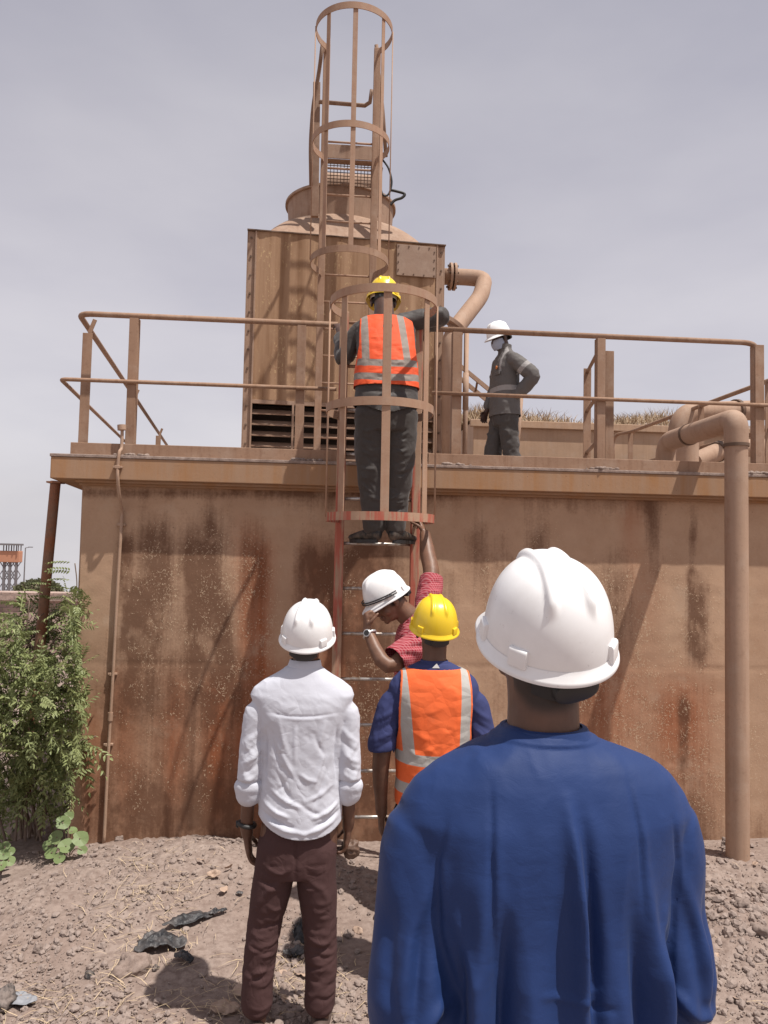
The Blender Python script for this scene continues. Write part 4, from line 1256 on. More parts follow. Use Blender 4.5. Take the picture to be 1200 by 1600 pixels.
ico_v = []; 
bm = bmesh.new(); bmesh.ops.create_icosphere(bm, subdivisions=1, radius=1); ICO_V = np.array([v.co[:] for v in bm.verts]); ICO_F = [tuple(v.index for v in f.verts) for f in bm.faces]; bm.free()
bm = bmesh.new(); bmesh.ops.create_icosphere(bm, subdivisions=2, radius=1); IC2_V = np.array([v.co[:] for v in bm.verts]); IC2_F = [tuple(v.index for v in f.verts) for f in bm.faces]; bm.free()
def scatter(name, label, n_, sampler, mat):
    V = []; Fc = []; base = 0
    for i in range(n_):
        s = sampler()
        if s is None: continue
        x, y, r = s
        bv, bf = (IC2_V, IC2_F) if r > .011 else (ICO_V, ICO_F)
        q = bv * (1 + .28 * rng.standard_normal((len(bv), 1)) * (.55 if r > .011 else .6))
        ax = rng.uniform(.7, 1.25, 3); ax[2] *= .8; th = rng.uniform(0, 6.28)
        q = q * ax * r; R_ = np.array([[math.cos(th), -math.sin(th), 0], [math.sin(th), math.cos(th), 0], [0, 0, 1]])
        q = q @ R_.T + np.array([x, y, 0]); V.append(q); Fc += [tuple(k + base for k in f) for f in bf]; base += len(bv)
        V[-1][:, 2] += r * .25
    V = np.concatenate(V)
    return V, Fc
XY = []
def samp():
    u = rng.random()
    if u < .0035:
        return float(rng.normal(2.30, .22)), float(rng.normal(4.2, .22)), float(rng.uniform(.012, .032))
    px = rng.uniform(-60, 1260)
    py = 1300 + 330 * rng.random() ** .8
    p = GZ(px, py, 0)
    d = float(sstep(-.22, .30, fbm(np.array([[p.x * 1.5, p.y * 1.5, 0]]), 3, 21)[0] + (.16 if px < 330 else 0))) * .95
    if px > 1080: d = max(d, .9 * math.exp(-((p.x - 2.35) / .4) ** 2))
    if p.y > 5.4 or (p.x < PITX + .15 and p.y > PITY - .12): return None
    if rng.random() > d + .06: return None
    return p.x, p.y, float(np.clip(.0023 * (1 - rng.random()) ** -.60, .0020, .018))
V, Fc = scatter('g', '', 25000, samp, None)
# settle every crumb on the dirt
V[:, 2] += ground_z(V[:, 0], V[:, 1]) + .006 + fbm(np.stack([V[:, 0], V[:, 1], V[:, 0] * 0], 1) * 2.1, 4, 5) * 0.035
me = bpy.data.meshes.new('gravel'); me.from_pydata([tuple(v) for v in V], [], Fc); me.update()
o = bpy.data.objects.new('gravel', me); COL.objects.link(o); 
n = NT('crumbly_clods'); M_grav = n.out(n.mix(n.noise(25, 4, .6), (.225, .168, .142), (.335, .268, .232)), .95); n.bump(n.noise(150, 3), .5, .003)
me.materials.append(M_grav); tag(o, 'loose clods and gravel scattered over the dirt', 'gravel', kind='stuff')

# straw
m = MB()
for i in range(620):
    u = random.random()
    if u < .35: px, py = random.gauss(235, 45), random.gauss(1440, 45)
    elif u < .6: px, py = random.gauss(470, 60), random.gauss(1540, 30)
    elif u < .8: px, py = random.uniform(0, 400), random.uniform(1540, 1620)
    else: px, py = random.uniform(0, 1200), random.uniform(1340, 1620)
    p = GZ(px, py, 0)
    if p.y > 5.3: continue
    z = surf(p.x, p.y); a = random.uniform(0, 6.28); ln = random.uniform(.03, .14); w = random.uniform(.0008, .002)
    d = Vector((math.cos(a), math.sin(a), random.uniform(-.03, .3))) * ln; s_ = Vector((-math.sin(a), math.cos(a), 0)) * w
    b = Vector((p.x, p.y, z + .012)); mid = b + d * .5 + Vector((random.gauss(0, .008), random.gauss(0, .008), .006))
    m.add([b - s_, b + s_, mid + s_, mid - s_, b + d + s_ * .4, b + d - s_ * .4], [(0, 1, 2, 3), (3, 2, 4, 5)])
n = NT('dry_straw'); M_straw = n.out(n.mix(n.noise(5, 3), (.42, .30, .18), (.62, .49, .33)), .85)
tag(m.build('straw', M_straw, None), 'dry straw and stalks strewn on the dirt', 'straw', kind='stuff')

# dry leaves and scraps
def crumple(w, h, amp, seed, fq=9, nx=34, ny=26, curl=0.0):
    u, v = np.meshgrid(np.linspace(-1, 1, nx), np.linspace(-1, 1, ny)); u = u.ravel(); v = v.ravel()
    ang = np.arctan2(v, u); edge = 1 + .18 * vnoise(np.stack([np.cos(ang) * 2, np.sin(ang) * 2, ang * 0 + seed], 1), seed)
    s_ = np.maximum(np.abs(u), np.abs(v)); rr = np.hypot(u, v); k = np.where(rr > 1e-6, s_ / np.maximum(rr, 1e-6), 1) * edge
    x = u * k * w / 2; y = v * k * h / 2
    p = np.stack([x, y, x * 0 + seed * 3.1], 1)
    r1 = 1 - np.abs(fbm(p * fq, 3, seed)) * 2.2; r2 = 1 - np.abs(fbm(p * fq * 2.3, 2, seed + 9)) * 2.2
    z = amp * (r1 * .65 + r2 * .3) * (1 - .55 * (rr / 1.4) ** 2) + curl * (x / w) ** 2
    x = x + .25 * amp * fbm(p * fq, 2, seed + 3); y = y + .25 * amp * fbm(p * fq, 2, seed + 4)
    m = MB(); vs = np.stack([x, y, z - z.min() * .6], 1)
    fs = [(j * nx + i, j * nx + i + 1, (j + 1) * nx + i + 1, (j + 1) * nx + i) for j in range(ny - 1) for i in range(nx - 1)]
    m.add(vs, fs); return m
n = NT('black_plastic'); n.bump(n.noise(30, 4, .6, None, 1.5), .6, .01); M_plast = n.out(n.mix(n.ramp(n.noise(12, 4), .4, .7), (.028, .028, .031), (.125, .112, .108)), .48, .4)
n = NT('brown_leaf'); M_dleaf = n.out(n.mix(n.noise(30, 4), (.33, .225, .165), (.46, .335, .255)), .8)
n = NT('grey_scrap'); M_scrap = n.out(n.mix(n.noise(14, 4), (.20, .21, .23), (.33, .33, .35)), .6)
def lay(m, name, mat, px, py, rot, label, cat, tilt=0.0, dz=.012, thick=.002, group=None):
    p = GZ(px, py, 0); p.z = surf(p.x, p.y) + dz
    p = GZ(px, py, p.z - .0); p.z = surf(p.x, p.y) + dz
    m.xform(Matrix.Translation(p) @ Matrix.Rotation(rot, 4, 'Z') @ Matrix.Rotation(tilt, 4, 'X'))
    o = m.build(name, mat, None, True)
    s_ = o.modifiers.new('thick', 'SOLIDIFY'); s_.thickness = thick
    return tag(o, label, cat, group)
lay(crumple(.25, .14, .062, 3, 9), 'plastic_bag', M_plast, 248, 1475, .2, 'flattened crumpled black plastic bag in the middle of the left slope', 'plastic bag', .15)
lay(crumple(.10, .07, .04, 8, 20), 'plastic_bag', M_plast, 285, 1498, -.5, 'small black plastic scrap trailing from the crumpled bag', 'plastic bag')
m = crumple(.25, .085, .045, 5, 9); lay(m, 'plastic_bag', M_plast, 297, 1405, .5, 'long rolled black plastic bag lying below the dry leaves', 'plastic bag', .2)
lay(crumple(.10, .04, .03, 6, 22), 'plastic_bag', M_plast, 340, 1391, .35, 'torn black plastic strip at the end of the rolled bag', 'plastic bag')
lay(crumple(.15, .13, .08, 12, 15), 'plastic_bag', M_plast, 472, 1460, 1.0, 'crumpled black plastic bag between the white-shirted man\'s shins', 'plastic bag', .3)
lay(crumple(.13, .07, .05, 14, 15), 'plastic_bag', M_plast, 462, 1492, .2, 'dark plastic scrap on the straw between the trouser legs', 'plastic bag')
lay(crumple(.04, .03, .02, 15, 25), 'plastic_bag', M_plast, 375, 1373, .2, 'tiny black scrap beside the dry leaves on the mound', 'plastic bag')
lay(crumple(.20, .10, .025, 16, 9), 'sheet_scrap', M_scrap, 28, 1563, -.25, 'flat grey sheet scrap at the bottom left of the dirt', 'scrap')
def leaf_shape(r, seed):
    r = r * .62
    return crumple(r * 1.8, r, r * .35, seed, 9 / r * .06 + 8, 16, 10, r * .5)
leaves = [(335, 1360, .07, 'pale curled dry leaf on the mound above the rolled bag'), (350, 1370, .06, 'folded dry leaf right of the pale curled leaf on the mound'), (312, 1352, .05, 'small dry leaf at the left of the mound leaves'),
          (358, 1356, .05, 'dry leaf tip behind the mound leaves'), (375, 1548, .08, 'upright dry leaf beside the left trouser leg'), (352, 1575, .11, 'broad brown leaf flat in the shadow beside the left foot'), (388, 1582, .09, 'brown leaf tucked against the left ankle'),
          (475, 1525, .09, 'large pale dry leaf standing between the ankles'), (495, 1535, .07, 'dry leaf leaning on the right ankle'), (560, 1453, .06, 'dry leaf right of the right knee'), (440, 1520, .05, 'yellowish dry leaf on the straw between the ankles'), (445, 1565, .07, 'brown leaf behind the left heel'),
          (1160, 1348, .075, 'curled dry leaf lying against the downpipe foot'), (1180, 1354, .055, 'dry leaf right of the downpipe foot'), (1125, 1440, .05, 'dry leaf beside the blue gown on the right'), (1118, 1488, .05, 'brown leaf by the gown hem on the right'), (1150, 1560, .03, 'single dry leaf on the bare dirt at bottom right'),
          (1122, 1470, .04, 'small pale leaf under the right clod heap')]
for i, (px, py, r, lab) in enumerate(leaves):
    lay(leaf_shape(r, 40 + i), 'dry_leaf', M_dleaf, px, py, i * 1.3, lab, 'leaf', .4 if i % 3 else .9, .015, .0012, 'dry leaves on the dirt')

# ------------------------------------------------------------------ people
def skin_mat(name, c):
    n = NT(name)
    a = n.noise(14, 4, .6); b = n.noise(160, 3, .6)
    col = n.mix(n.ramp(a, .35, .7), c4(c, .82), c4(c, 1.18))
    t = n.attr('tint').outputs['Fac']
    col = n.mix(t, col, (0.012, 0.009, 0.008))
    n.bump(b, .12, .001)
    m = n.out(col, .48, .4)
    n.bsdf.inputs['Subsurface Weight'].default_value = .06
    n.bsdf.inputs['Subsurface Radius'].default_value = (.012, .005, .003)
    return m
M_skin_a = skin_mat('dark_brown_skin', (0.125, 0.062, 0.040))
M_skin_b = skin_mat('brown_skin', (0.185, 0.095, 0.060))
M_skin_c = skin_mat('deep_brown_skin', (0.075, 0.038, 0.026))
def plastic(name, c, dirt=0.06):
    n = NT(name)
    a = n.noise(9, 5, .65); b = n.noise(60, 4, .7)
    col = n.mix(n.math('MULTIPLY', n.ramp(a, .5, .75), dirt), c4(c), c4((.30, .24, .19)))
    col = n.mix(n.math('MULTIPLY', n.ramp(b, .66, .74), dirt * 2.4), col, c4((.22, .18, .15)))
    m = n.out(col, .34, .45)
    n.bsdf.inputs['Coat Weight'].default_value = .12
    n.bsdf.inputs['Coat Roughness'].default_value = .25
    return m
M_helw = plastic('white_helmet_shell', (.80, .79, .785), .13)
M_hely = plastic('yellow_helmet_shell', (.80, .55, .02), .04)
n = NT('black_strap'); M_strap = n.out((.022, .020, .020), .55)
n = NT('white_strap'); M_wstrap = n.out((.55, .53, .51), .6)
n = NT('dark_hair'); n.bump(n.noise(220, 3), .6, .003); M_hair = n.out((.010, .008, .007), .9)

def HM(center, yaw=0, pitch=0, roll=0):
    """head matrix: yaw + turns to the figure's left, pitch + looks up, roll + tilts to the right"""
    return Matrix.Translation(center) @ Matrix.Rotation(yaw, 4, 'Z') @ Matrix.Rotation(pitch, 4, 'X') @ Matrix.Rotation(roll, 4, 'Y')

def head_parts(mb, H, s=1.0, mouth=True):
    """skull, face, nose, lips, ears in head space (x right, y forward, z up; origin between the ears)"""
    h = MB()
    h.ell((0, -.012, .045), (.076, .098, .086), None, 24, 16)
    h.ell((0, .030, -.020), (.063, .066, .082), None, 24, 16)
    h.ell((0, .040, -.078), (.047, .048, .040), None, 20, 12)
    h.ell((0, .082, -.098), (.024, .016, .018))
    for sx in (-1, 1):
        h.ell((sx * .036, .062, -.040), (.026, .030, .028))
        h.ell((sx * .030, .082, .028), (.028, .012, .009))
        R_ = Matrix.Rotation(sx * rad(-22), 3, 'Z') @ Matrix.Rotation(rad(-12), 3, 'X')
        h.ell((sx * .080, -.004, -.004), (.0105, .020, .031), R_, 16, 12)
        h.ell((sx * .079, .004, -.032), (.009, .012, .013))
        h.ell((sx * .012, .096, -.040), (.010, .012, .009))
    h.limb([(0, .088, .018), (0, .100, -.015), (0, .108, -.036)], [.009, .011, .014], 12)
    h.ell((0, .098, -.064), (.024, .012, .0075)); h.ell((0, .096, -.076), (.021, .012, .008))
    Mx = H @ Matrix.Scale(s, 4)
    h.xform(Mx); mb.add(h.v, h.f)

def hand(mb, wrist, fwd, palm, thumb_side, curl=.5, s=1.0, spread=.10, curls=None):
    """wrist: point; fwd: direction of the fingers; palm: direction the palm faces; thumb_side: vector"""
    w = Vector(wrist); f = Vector(fwd).normalized(); p = Vector(palm); p = (p - f * p.dot(f)).normalized()
    t = f.cross(p); t = t if t.dot(Vector(thumb_side)) > 0 else -t
    L_ = lambda a, b, c: w + f * (a * s) + t * (b * s) + p * (c * s)
    mb.limb([L_(-.03, 0, 0), L_(.03, .002, 0), L_(.07, .003, .002), L_(.088, .002, .003)], [(.026 * s, .020 * s), (.034 * s, .017 * s), (.038 * s, .015 * s), (.034 * s, .012 * s)], 18, t)
    ln = (.070, .080, .074, .058)
    for k in range(4):
        o_ = .030 - .020 * k
        b = L_(.086 - .004 * abs(k - 1.2), o_, .002)
        c = (curls[k] if curls else curl) * (1 + .10 * k)
        dirs = []; a = c * .55
        for seg_ in range(3):
            d = f * math.cos(a) + p * math.sin(a) + t * spread * (1.2 - .8 * k) * .5
            dirs.append(d.normalized()); a += c * (.85 if seg_ == 0 else .7)
        pts = [b - f * .02 * s, b]; q = b.copy()
        for seg_, fr in enumerate((.45, .31, .24)): q = q + dirs[seg_] * (ln[k] * fr * s); pts.append(q.copy())
        mb.limb(pts, [.0085 * s, .0088 * s, .0082 * s, .0074 * s, .0060 * s], 10)
    b = L_(.022, .028, .006)
    d1 = (f * .62 + t * .72 + p * .35).normalized(); d2 = (f * .9 + t * .15 + p * (.30 + .4 * curl)).normalized()
    mb.limb([L_(.005, .012, .004), b, b + d1 * .034 * s, b + d1 * .034 * s + d2 * .034 * s, b + d1 * .034 * s + d2 * .056 * s], [.013 * s, .013 * s, .0105 * s, .0095 * s, .007 * s], 10)

def build_body(name, mb, mat, loc, rotz, label, voxel=.005, hair=None, smooth=3):
    me = fuse(mb, voxel, smooth)
    co = get_co(me); no = get_no(me)
    co += no * (.0009 * fbm(co * 28, 2, 3))[:, None]
    set_co(me, co)
    tint = np.zeros(len(co))
    if hair is not None: tint = hair(co)
    attr(me, 'tint', tint)
    me.polygons.foreach_set('use_smooth', [True] * len(me.polygons))
    o = bpy.data.objects.new(name, me); COL.objects.link(o); me.materials.append(mat)
    o.location = loc; o.rotation_euler = (0, 0, rotz)
    return tag(o, label, 'person')

def garment(name, mb, mat, parent, voxel=.006, smooth=4, fn=None, cut=None, attrs=None, thick=.003):
    """fused cloth surface; fn(co, no) -> displacement; cut(co) > 0 keeps; attrs(co) -> {name: values}"""
    me = fuse(mb, voxel, smooth)
    if fn is not None:
        co = get_co(me); no = get_no(me); set_co(me, co + no * fn(co, no)[:, None])
    co = get_co(me)
    if cut is not None:
        sd = cut(co)
        bm = bmesh.new(); bm.from_mesh(me); bm.verts.ensure_lookup_table()
        dead = [f for f in bm.faces if all(sd[v.index] <= 0 for v in f.verts)]
        bmesh.ops.delete(bm, geom=dead, context='FACES')
        idx = [v.index for v in bm.verts]
        bm.to_mesh(me); bm.free()
        co = get_co(me); sd = cut(co)
        for _ in range(3):
            m_ = sd < 0
            if not m_.any(): break
            e = 1e-3; g_ = np.stack([(cut(co + np.eye(3)[k] * e) - sd) / e for k in range(3)], 1)
            q = np.sum(g_ ** 2, 1) + 1e-6
            stp = np.clip(-sd / q, 0, .02)[:, None] * g_
            ln_ = np.linalg.norm(stp, axis=1)[:, None]; stp = stp * np.minimum(1, .014 / np.maximum(ln_, 1e-9))
            co[m_] += stp[m_]; sd = cut(co)
        set_co(me, co)
    if attrs is not None:
        for k, v in attrs(co).items(): attr(me, k, v)
    me.polygons.foreach_set('use_smooth', [True] * len(me.polygons))
    o = bpy.data.objects.new(name, me); COL.objects.link(o); me.materials.append(mat); o.parent = parent
    if cut is not None and thick:
        s_ = o.modifiers.new('thick', 'SOLIDIFY'); s_.thickness = thick; s_.offset = 1
    return o

# ---- hard hat
def hard_hat(parent, H, mat, s=1.0, logo=None, rib=1.0, goggles=False, label=None):
    NA, NT_ = 144, 46
    A = np.linspace(0, 2 * math.pi, NA, endpoint=False)
    rx, ryf, ryb, hgt = .112, .140, .130, .148
    prof = []
    for i in range(NT_):                                   # crown from rim to top
        t = i / (NT_ - 1) * math.pi / 2; prof.append(('c', t))
    V = []
    def shell(a, t, off=0):
        ry = ryf if math.sin(a) > 0 else ryb
        ct = max(math.cos(t), 0) ** .67; z = hgt * math.sin(t) ** 1.02
        x = (rx - off) * math.cos(a) * ct; y = (ry - off) * math.sin(a) * ct
        z = z - off * math.sin(t)
        if off == 0:
            # raised crest band and two ribs running front to back
            fy = float(sstep(-.112, -.080, y)) * float(1 - sstep(.085, .125, y))
            top = float(sstep(.035, .11, z))
            xr = .024 + .10 * max(0, -y) * .9 + .03 * max(0, y)
            crest = .0062 * float(1 - sstep(xr - .006, xr + .012, abs(x))) * float(sstep(-.10, .0, y)) * float(1 - sstep(.07, .12, y))
            ribz = .0088 * math.exp(-((abs(x) - xr) / .0080) ** 4) * float(sstep(-.106, -.088, y)) * float(1 - sstep(.08, .12, y)) * float(sstep(.040, .060, z)) * (1 - .40 * float(sstep(.110, .146, z)))
            k = (crest * top + ribz * rib)
            n_ = Vector((x / rx ** 2, y / ry ** 2, z / hgt ** 2)).normalized()
            x += n_.x * k; y += n_.y * k; z += n_.z * k
        return (x, y, z)
    def brim(a):
        f = max(0, math.sin(a)); w = .012 + .025 * float(sstep(.35, 1.0, math.sin(a)))
        return w
    rows = []
    # inner shell, rim underside, brim lip, brim top, crown
    rows.append([shell(a, .55, .006) for a in A]); rows.append([shell(a, .05, .006) for a in A])
    def brow(a, k, z):
        w = brim(a); ry = ryf if math.sin(a) > 0 else ryb
        zz = z - (.010 + .010 * float(sstep(.2, 1, math.sin(a)))) * k
        return ((rx + w * k) * math.cos(a), (ry + w * k) * math.sin(a), zz)
    for k, z in ((-.2, -.001), (.6, -.003), (1.0, -.0055), (1.05, -.003), (1.0, .0005), (.9, .0015), (.3, .004), (.06, .008)):
        rows.append([brow(a, k, z) for a in A])
    for i in range(1, NT_ - 1): rows.append([shell(a, prof[i][1]) for a in A])
    m = MB(); vs = [p for r in rows for p in r]; fs = []
    for j in range(len(rows) - 1):
        for i in range(NA): fs.append((j * NA + i, j * NA + (i + 1) % NA, (j + 1) * NA + (i + 1) % NA, (j + 1) * NA + i))
    vs.append((0, 0, hgt + .0062)); e = len(vs) - 1; b = (len(rows) - 1) * NA
    for i in range(NA): fs.append((b + i, b + (i + 1) % NA, e))
    vs.append((0, 0, hgt * .5)); e = len(vs) - 1
    for i in range(NA): fs.append(((i + 1) % NA, i, e))
    m.add(vs, fs)
    for ang in (8, 172, 222, 318):                         # accessory slots standing off the rim
        a = rad(ang); ry = ryf if math.sin(a) > 0 else ryb
        d = Vector((math.cos(a) / rx, math.sin(a) / ry, 0)).normalized(); c = Vector((rx * math.cos(a), ry * math.sin(a), .020)) - d * .001
        tl = Vector((-d.y, d.x, 0)); r_ = []
        for z, k in ((-.018, 1.05), (-.012, 1.05), (.007, .85), (.011, .72), (.013, .4)):
            r_.append((c + Vector((0, 0, z)), tl, d, .018 * (.92 + .08 * k), .0085 * k, 7))
        m.loft(r_, 28)
    Mx = H @ Matrix.Scale(s, 4)
    m.xform(Mx)
    o = m.build('hard_hat', mat, parent, 48, local=True)
    if label: o['label'] = label
    # suspension: white band, black nape strap and ratchet knob
    def band(a0, a1, z0, z1, off, th, mat_, nm):
        q = MB(); n_ = 30; vs = []; 
        for i in range(n_ + 1):
            a = rad(a0 + (a1 - a0) * i / n_); ex = .086 + off; ey = .106 + off
            dip = -.020 * max(0, -math.sin(a)) ** 2
            for r_, z in ((0, z0 + dip), (th, z0 + dip), (th, z1 + dip), (0, z1 + dip)): vs.append(((ex + r_) * math.cos(a), (ey + r_) * math.sin(a) - .006, z))
        fs = []
        for i in range(n_):
            for k in range(4): fs.append((i * 4 + k, i * 4 + (k + 1) % 4, i * 4 + 4 + (k + 1) % 4, i * 4 + 4 + k))
        fs += [(0, 1, 2, 3), (n_ * 4 + 3, n_ * 4 + 2, n_ * 4 + 1, n_ * 4)]
        q.add(vs, fs); q.xform(Mx); return q.build(nm, mat_, o, 40, local=True)
    band(182, 250, -.014, .012, .004, .004, M_wstrap, 'side_strap')
    band(290, 358, -.014, .012, .004, .004, M_wstrap, 'side_strap')
    band(232, 308, -.034, .010, .006, .006, M_strap, 'nape_strap')
    q = MB(); q.loft([((.012, -.108, -.034), (1, .25, 0), (0, 0, 1), .044, .024, 2.6), ((.012, -.124, -.034), (1, .25, 0), (0, 0, 1), .042, .021, 2.6), ((.012, -.127, -.034), (1, .25, 0), (0, 0, 1), .036, .016, 2.6)], 28)
    q.xform(Mx); q.build('ratchet', M_strap, o, 40, local=True)
    if goggles:
        q = MB(); pts = []
        for i in range(25):
            a = rad(-10 + 200 * i / 24); w = .012
            pts.append(((rx + w) * math.cos(a), (ryf + w) * math.sin(a), .020 + .004 * math.sin(a)))
        q.tube(pts, .004, 8); q.tube([(p[0], p[1], p[2] + .012) for p in pts], .004, 8); q.xform(Mx); q.build('goggle_band', M_strap, o, True, local=True)
    return o

def shoe(mb, heel, toe, w=.045, h=.075):
    a = Vector(heel); b = Vector(toe); d = (b - a).normalized()
    mb.limb([a + Vector((0, 0, h * .62)), a + d * .06 + Vector((0, 0, h * .62)), a + d * .14 + Vector((0, 0, h * .5)), b - d * .02 + Vector((0, 0, h * .36))], [(w * .82, h * .60), (w * .86, h * .62), (w, h * .46), (w * .88, h * .32)], 18, d.cross(Vector((0, 0, 1))))

def noise_wrinkle(co, sc, amp, seed, st=(1, 1, 1)):
    r = 1 - np.abs(fbm(co * np.array(st) * sc, 3, seed)) * 2.4
    return amp * r

# ================= 1. man in the blue gown, nearest the camera
M_gown = cloth_mat('blue_gown_cotton', (0.012, 0.033, 0.122), .20, .64, 500, .18, .04, .09, 8)
M_gown.node_tree.nodes['Principled BSDF'].inputs['Specular IOR Level'].default_value = 0.30
gp = P(848, 868, 1.37); gz0 = .19
fm = MB()
headc = Vector((.018, .024, 1.690))
H1 = HM(headc, rad(2), rad(19), rad(-4))
head_parts(fm, H1)
fm.limb([(0, -.012, 1.46), (0, -.012, 1.53), (0.002, -.004, 1.60), (.003, .004, 1.66)], [(.074, .066), (.064, .060), (.062, .062), (.064, .070)], 26)
fm.torso([(.80, 0, 0, .15, .10), (1.0, 0, 0, .14, .095), (1.2, 0, 0, .15, .10), (1.38, 0, 0, .17, .10), (1.46, 0, -.005, .12, .08), (1.51, 0, -.01, .07, .06)])
for s in (-1, 1):
    fm.limb([(s * .17, 0, 1.41), (s * .225, -.02, 1.12), (s * .16, .20, 1.00), (s * .10, .26, 1.0)], [.05, .042, .034, .028])
    hand(fm, (s * .09, .27, 1.0), (-s * .8, .45, -.1), (0, -.6, -.6), (0, 0, 1), .7)
    fm.limb([(s * .09, 0, .86), (s * .10, .01, .48), (s * .11, 0, .08)], [.075, .052, .038])
    shoe(fm, (s * .11, -.07, 0), (s * .13, .18, 0), .04, .06)
def hair1(co):
    q = (np.linalg.inv(np.array(H1)) @ np.c_[co, np.ones(len(co))].T).T
    return sstep(-.042, -.020, q[:, 2] + .5 * np.clip(-q[:, 1] - .05, 0, .05)) * sstep(.045, .015, q[:, 1]) * .8 * (np.abs(q[:, 0]) < .079)
man1 = build_body('person', fm, M_skin_a, (gp.x, gp.y, gz0), rad(3), 'man in a deep blue gown and white hard hat with his back to us', .0048, hair1)
hard_hat(man1, H1 @ Matrix.Translation((0, .004, .022)) @ Matrix.Rotation(rad(3), 4, 'X'), M_helw, 1.0)
gm = MB()
gm.torso([(.22, 0, .02, .30, .22), (.6, 0, .02, .28, .20), (.90, 0, .01, .255, .178), (1.10, 0, .0, .232, .158), (1.25, 0, -.006, .226, .146), (1.34, 0, -.012, .234, .138), (1.39, 0, -.016, .244, .130, 2.2), (1.42, 0, -.018, .260, .122, 2.1), (1.45, 0, -.019, .250, .113, 2.0),
          (1.478, 0, -.019, .228, .104, 2.0), (1.502, 0, -.018, .194, .095, 2.0), (1.520, 0, -.016, .154, .086, 2.0), (1.536, 0, -.014, .112, .077, 2.0), (1.547, 0, -.012, .082, .071, 2.0), (1.560, 0, -.012, .072, .067, 2.0)], 60)
for s in (-1, 1):
    gm.limb([(s * .150, -.014, 1.395), (s * .216, -.016, 1.386), (s * .221, -.022, 1.25), (s * .226, -.034, 1.115), (s * .20, .10, 1.02), (s * .14, .22, 1.0)], [.055, .066, .069, .074, .066, .062], 28)
def gown_fn(co, no):
    d = np.zeros(len(co)); fb = lambda pts, w, a: fold_back(co, no, pts, w, a)
    seam = lambda pts: fb(pts, .0045, -.0028) + fb([(p[0] + .009, p[1]) for p in pts], .008, .0014)
    # stitched seams: shoulder panels, armholes
    d += seam([(-.118, 1.49), (-.124, 1.40), (-.122, 1.28), (-.112, 1.10)])
    d += seam([(.112, 1.49), (.120, 1.40), (.122, 1.28)])
    d += seam([(-.190, 1.43), (-.203, 1.37), (-.198, 1.26), (-.178, 1.14)]) + seam([(.190, 1.43), (.203, 1.36), (.196, 1.25), (.178, 1.14)])
    # long hanging folds down the back
    for x0, z0, x1, z1, w, a in ((.000, 1.47, .018, 1.10, .012, .010), (.022, 1.45, .040, 1.05, .012, -.010), (-.020, 1.40, -.028, 1.0, .016, -.004), (-.135, 1.36, -.150, .95, .016, .010), (-.105, 1.30, -.128, .95, .014, -.009), (-.165, 1.28, -.172, .95, .012, -.010),
                                 (.130, 1.35, .150, .95, .016, .010), (.105, 1.30, .120, .95, .014, -.008), (.166, 1.27, .172, .95, .013, -.012), (.07, 1.25, .088, .95, .02, .006), (-.065, 1.25, -.075, .95, .022, .005), (.045, 1.2, .055, .9, .014, .005)):
        d += fb([(x0, z0), ((x0 + x1) / 2 + .006, (z0 + z1) / 2), (x1, z1)], w, a * 1.25)
    # sag wrinkles from the armpits and at the elbows
    for s in (-1, 1):
        d += fb([(s * .175, 1.30), (s * .15, 1.20), (s * .155, 1.05)], .013, .010) + fb([(s * .19, 1.24), (s * .175, 1.14), (s * .185, 1.05)], .010, -.010)
        d += fb([(s * .205, 1.36), (s * .24, 1.25), (s * .26, 1.15)], .013, .006) + fb([(s * .225, 1.31), (s * .232, 1.20), (s * .24, 1.10)], .012, -.006)
        for z0, z1, a in ((1.16, 1.10, .007), (1.13, 1.065, -.008), (1.095, 1.04, .008), (1.06, 1.01, -.007), (1.03, .99, .006)):
            d += fb([(s * .185, z0), (s * .23, (z0 + z1) / 2 - .012), (s * .285, z1)], .010, a)
        d += fb([(s * .27, 1.30), (s * .275, 1.18), (s * .262, 1.08)], .010, -.004)
    d += fb([(.05, 1.185), (-.01, 1.178), (-.055, 1.190)], .006, .0022) + fb([(.07, 1.165), (.02, 1.16)], .005, -.0022)
    d += noise_wrinkle(co, 3.2, .004, 5, (1.8, 1, .5)) - .002 + .0022 * fbm(co * np.array([9, 9, 5]), 3, 8) + noise_wrinkle(co, 9, .0012, 15, (1.2, 1, .7))
    # neck band
    d += .002 * sstep(1.540, 1.544, co[:, 2]) * (np.hypot(co[:, 0], co[:, 1] + .012) < .10)
    return d
garment('gown', gm, M_gown, man1, .0041, 20, lambda co, no: 1.85 * gown_fn(co, no))
gm = MB(); gm.loft([((0, -.012, 1.537), (1, 0, 0), (0, 1, 0), .0965, .0785, 2), ((0, -.012, 1.546), (1, 0, 0), (0, 1, 0), .0860, .0755, 2), ((0, -.012, 1.564), (1, 0, 0), (0, 1, 0), .0755, .0710, 2), ((0, -.012, 1.566), (1, 0, 0), (0, 1, 0), .067, .0645, 2), ((0, -.012, 1.54), (1, 0, 0), (0, 1, 0), .066, .0635, 2)], 48)
gm.build('neckband', M_gown, man1, 40, local=True)

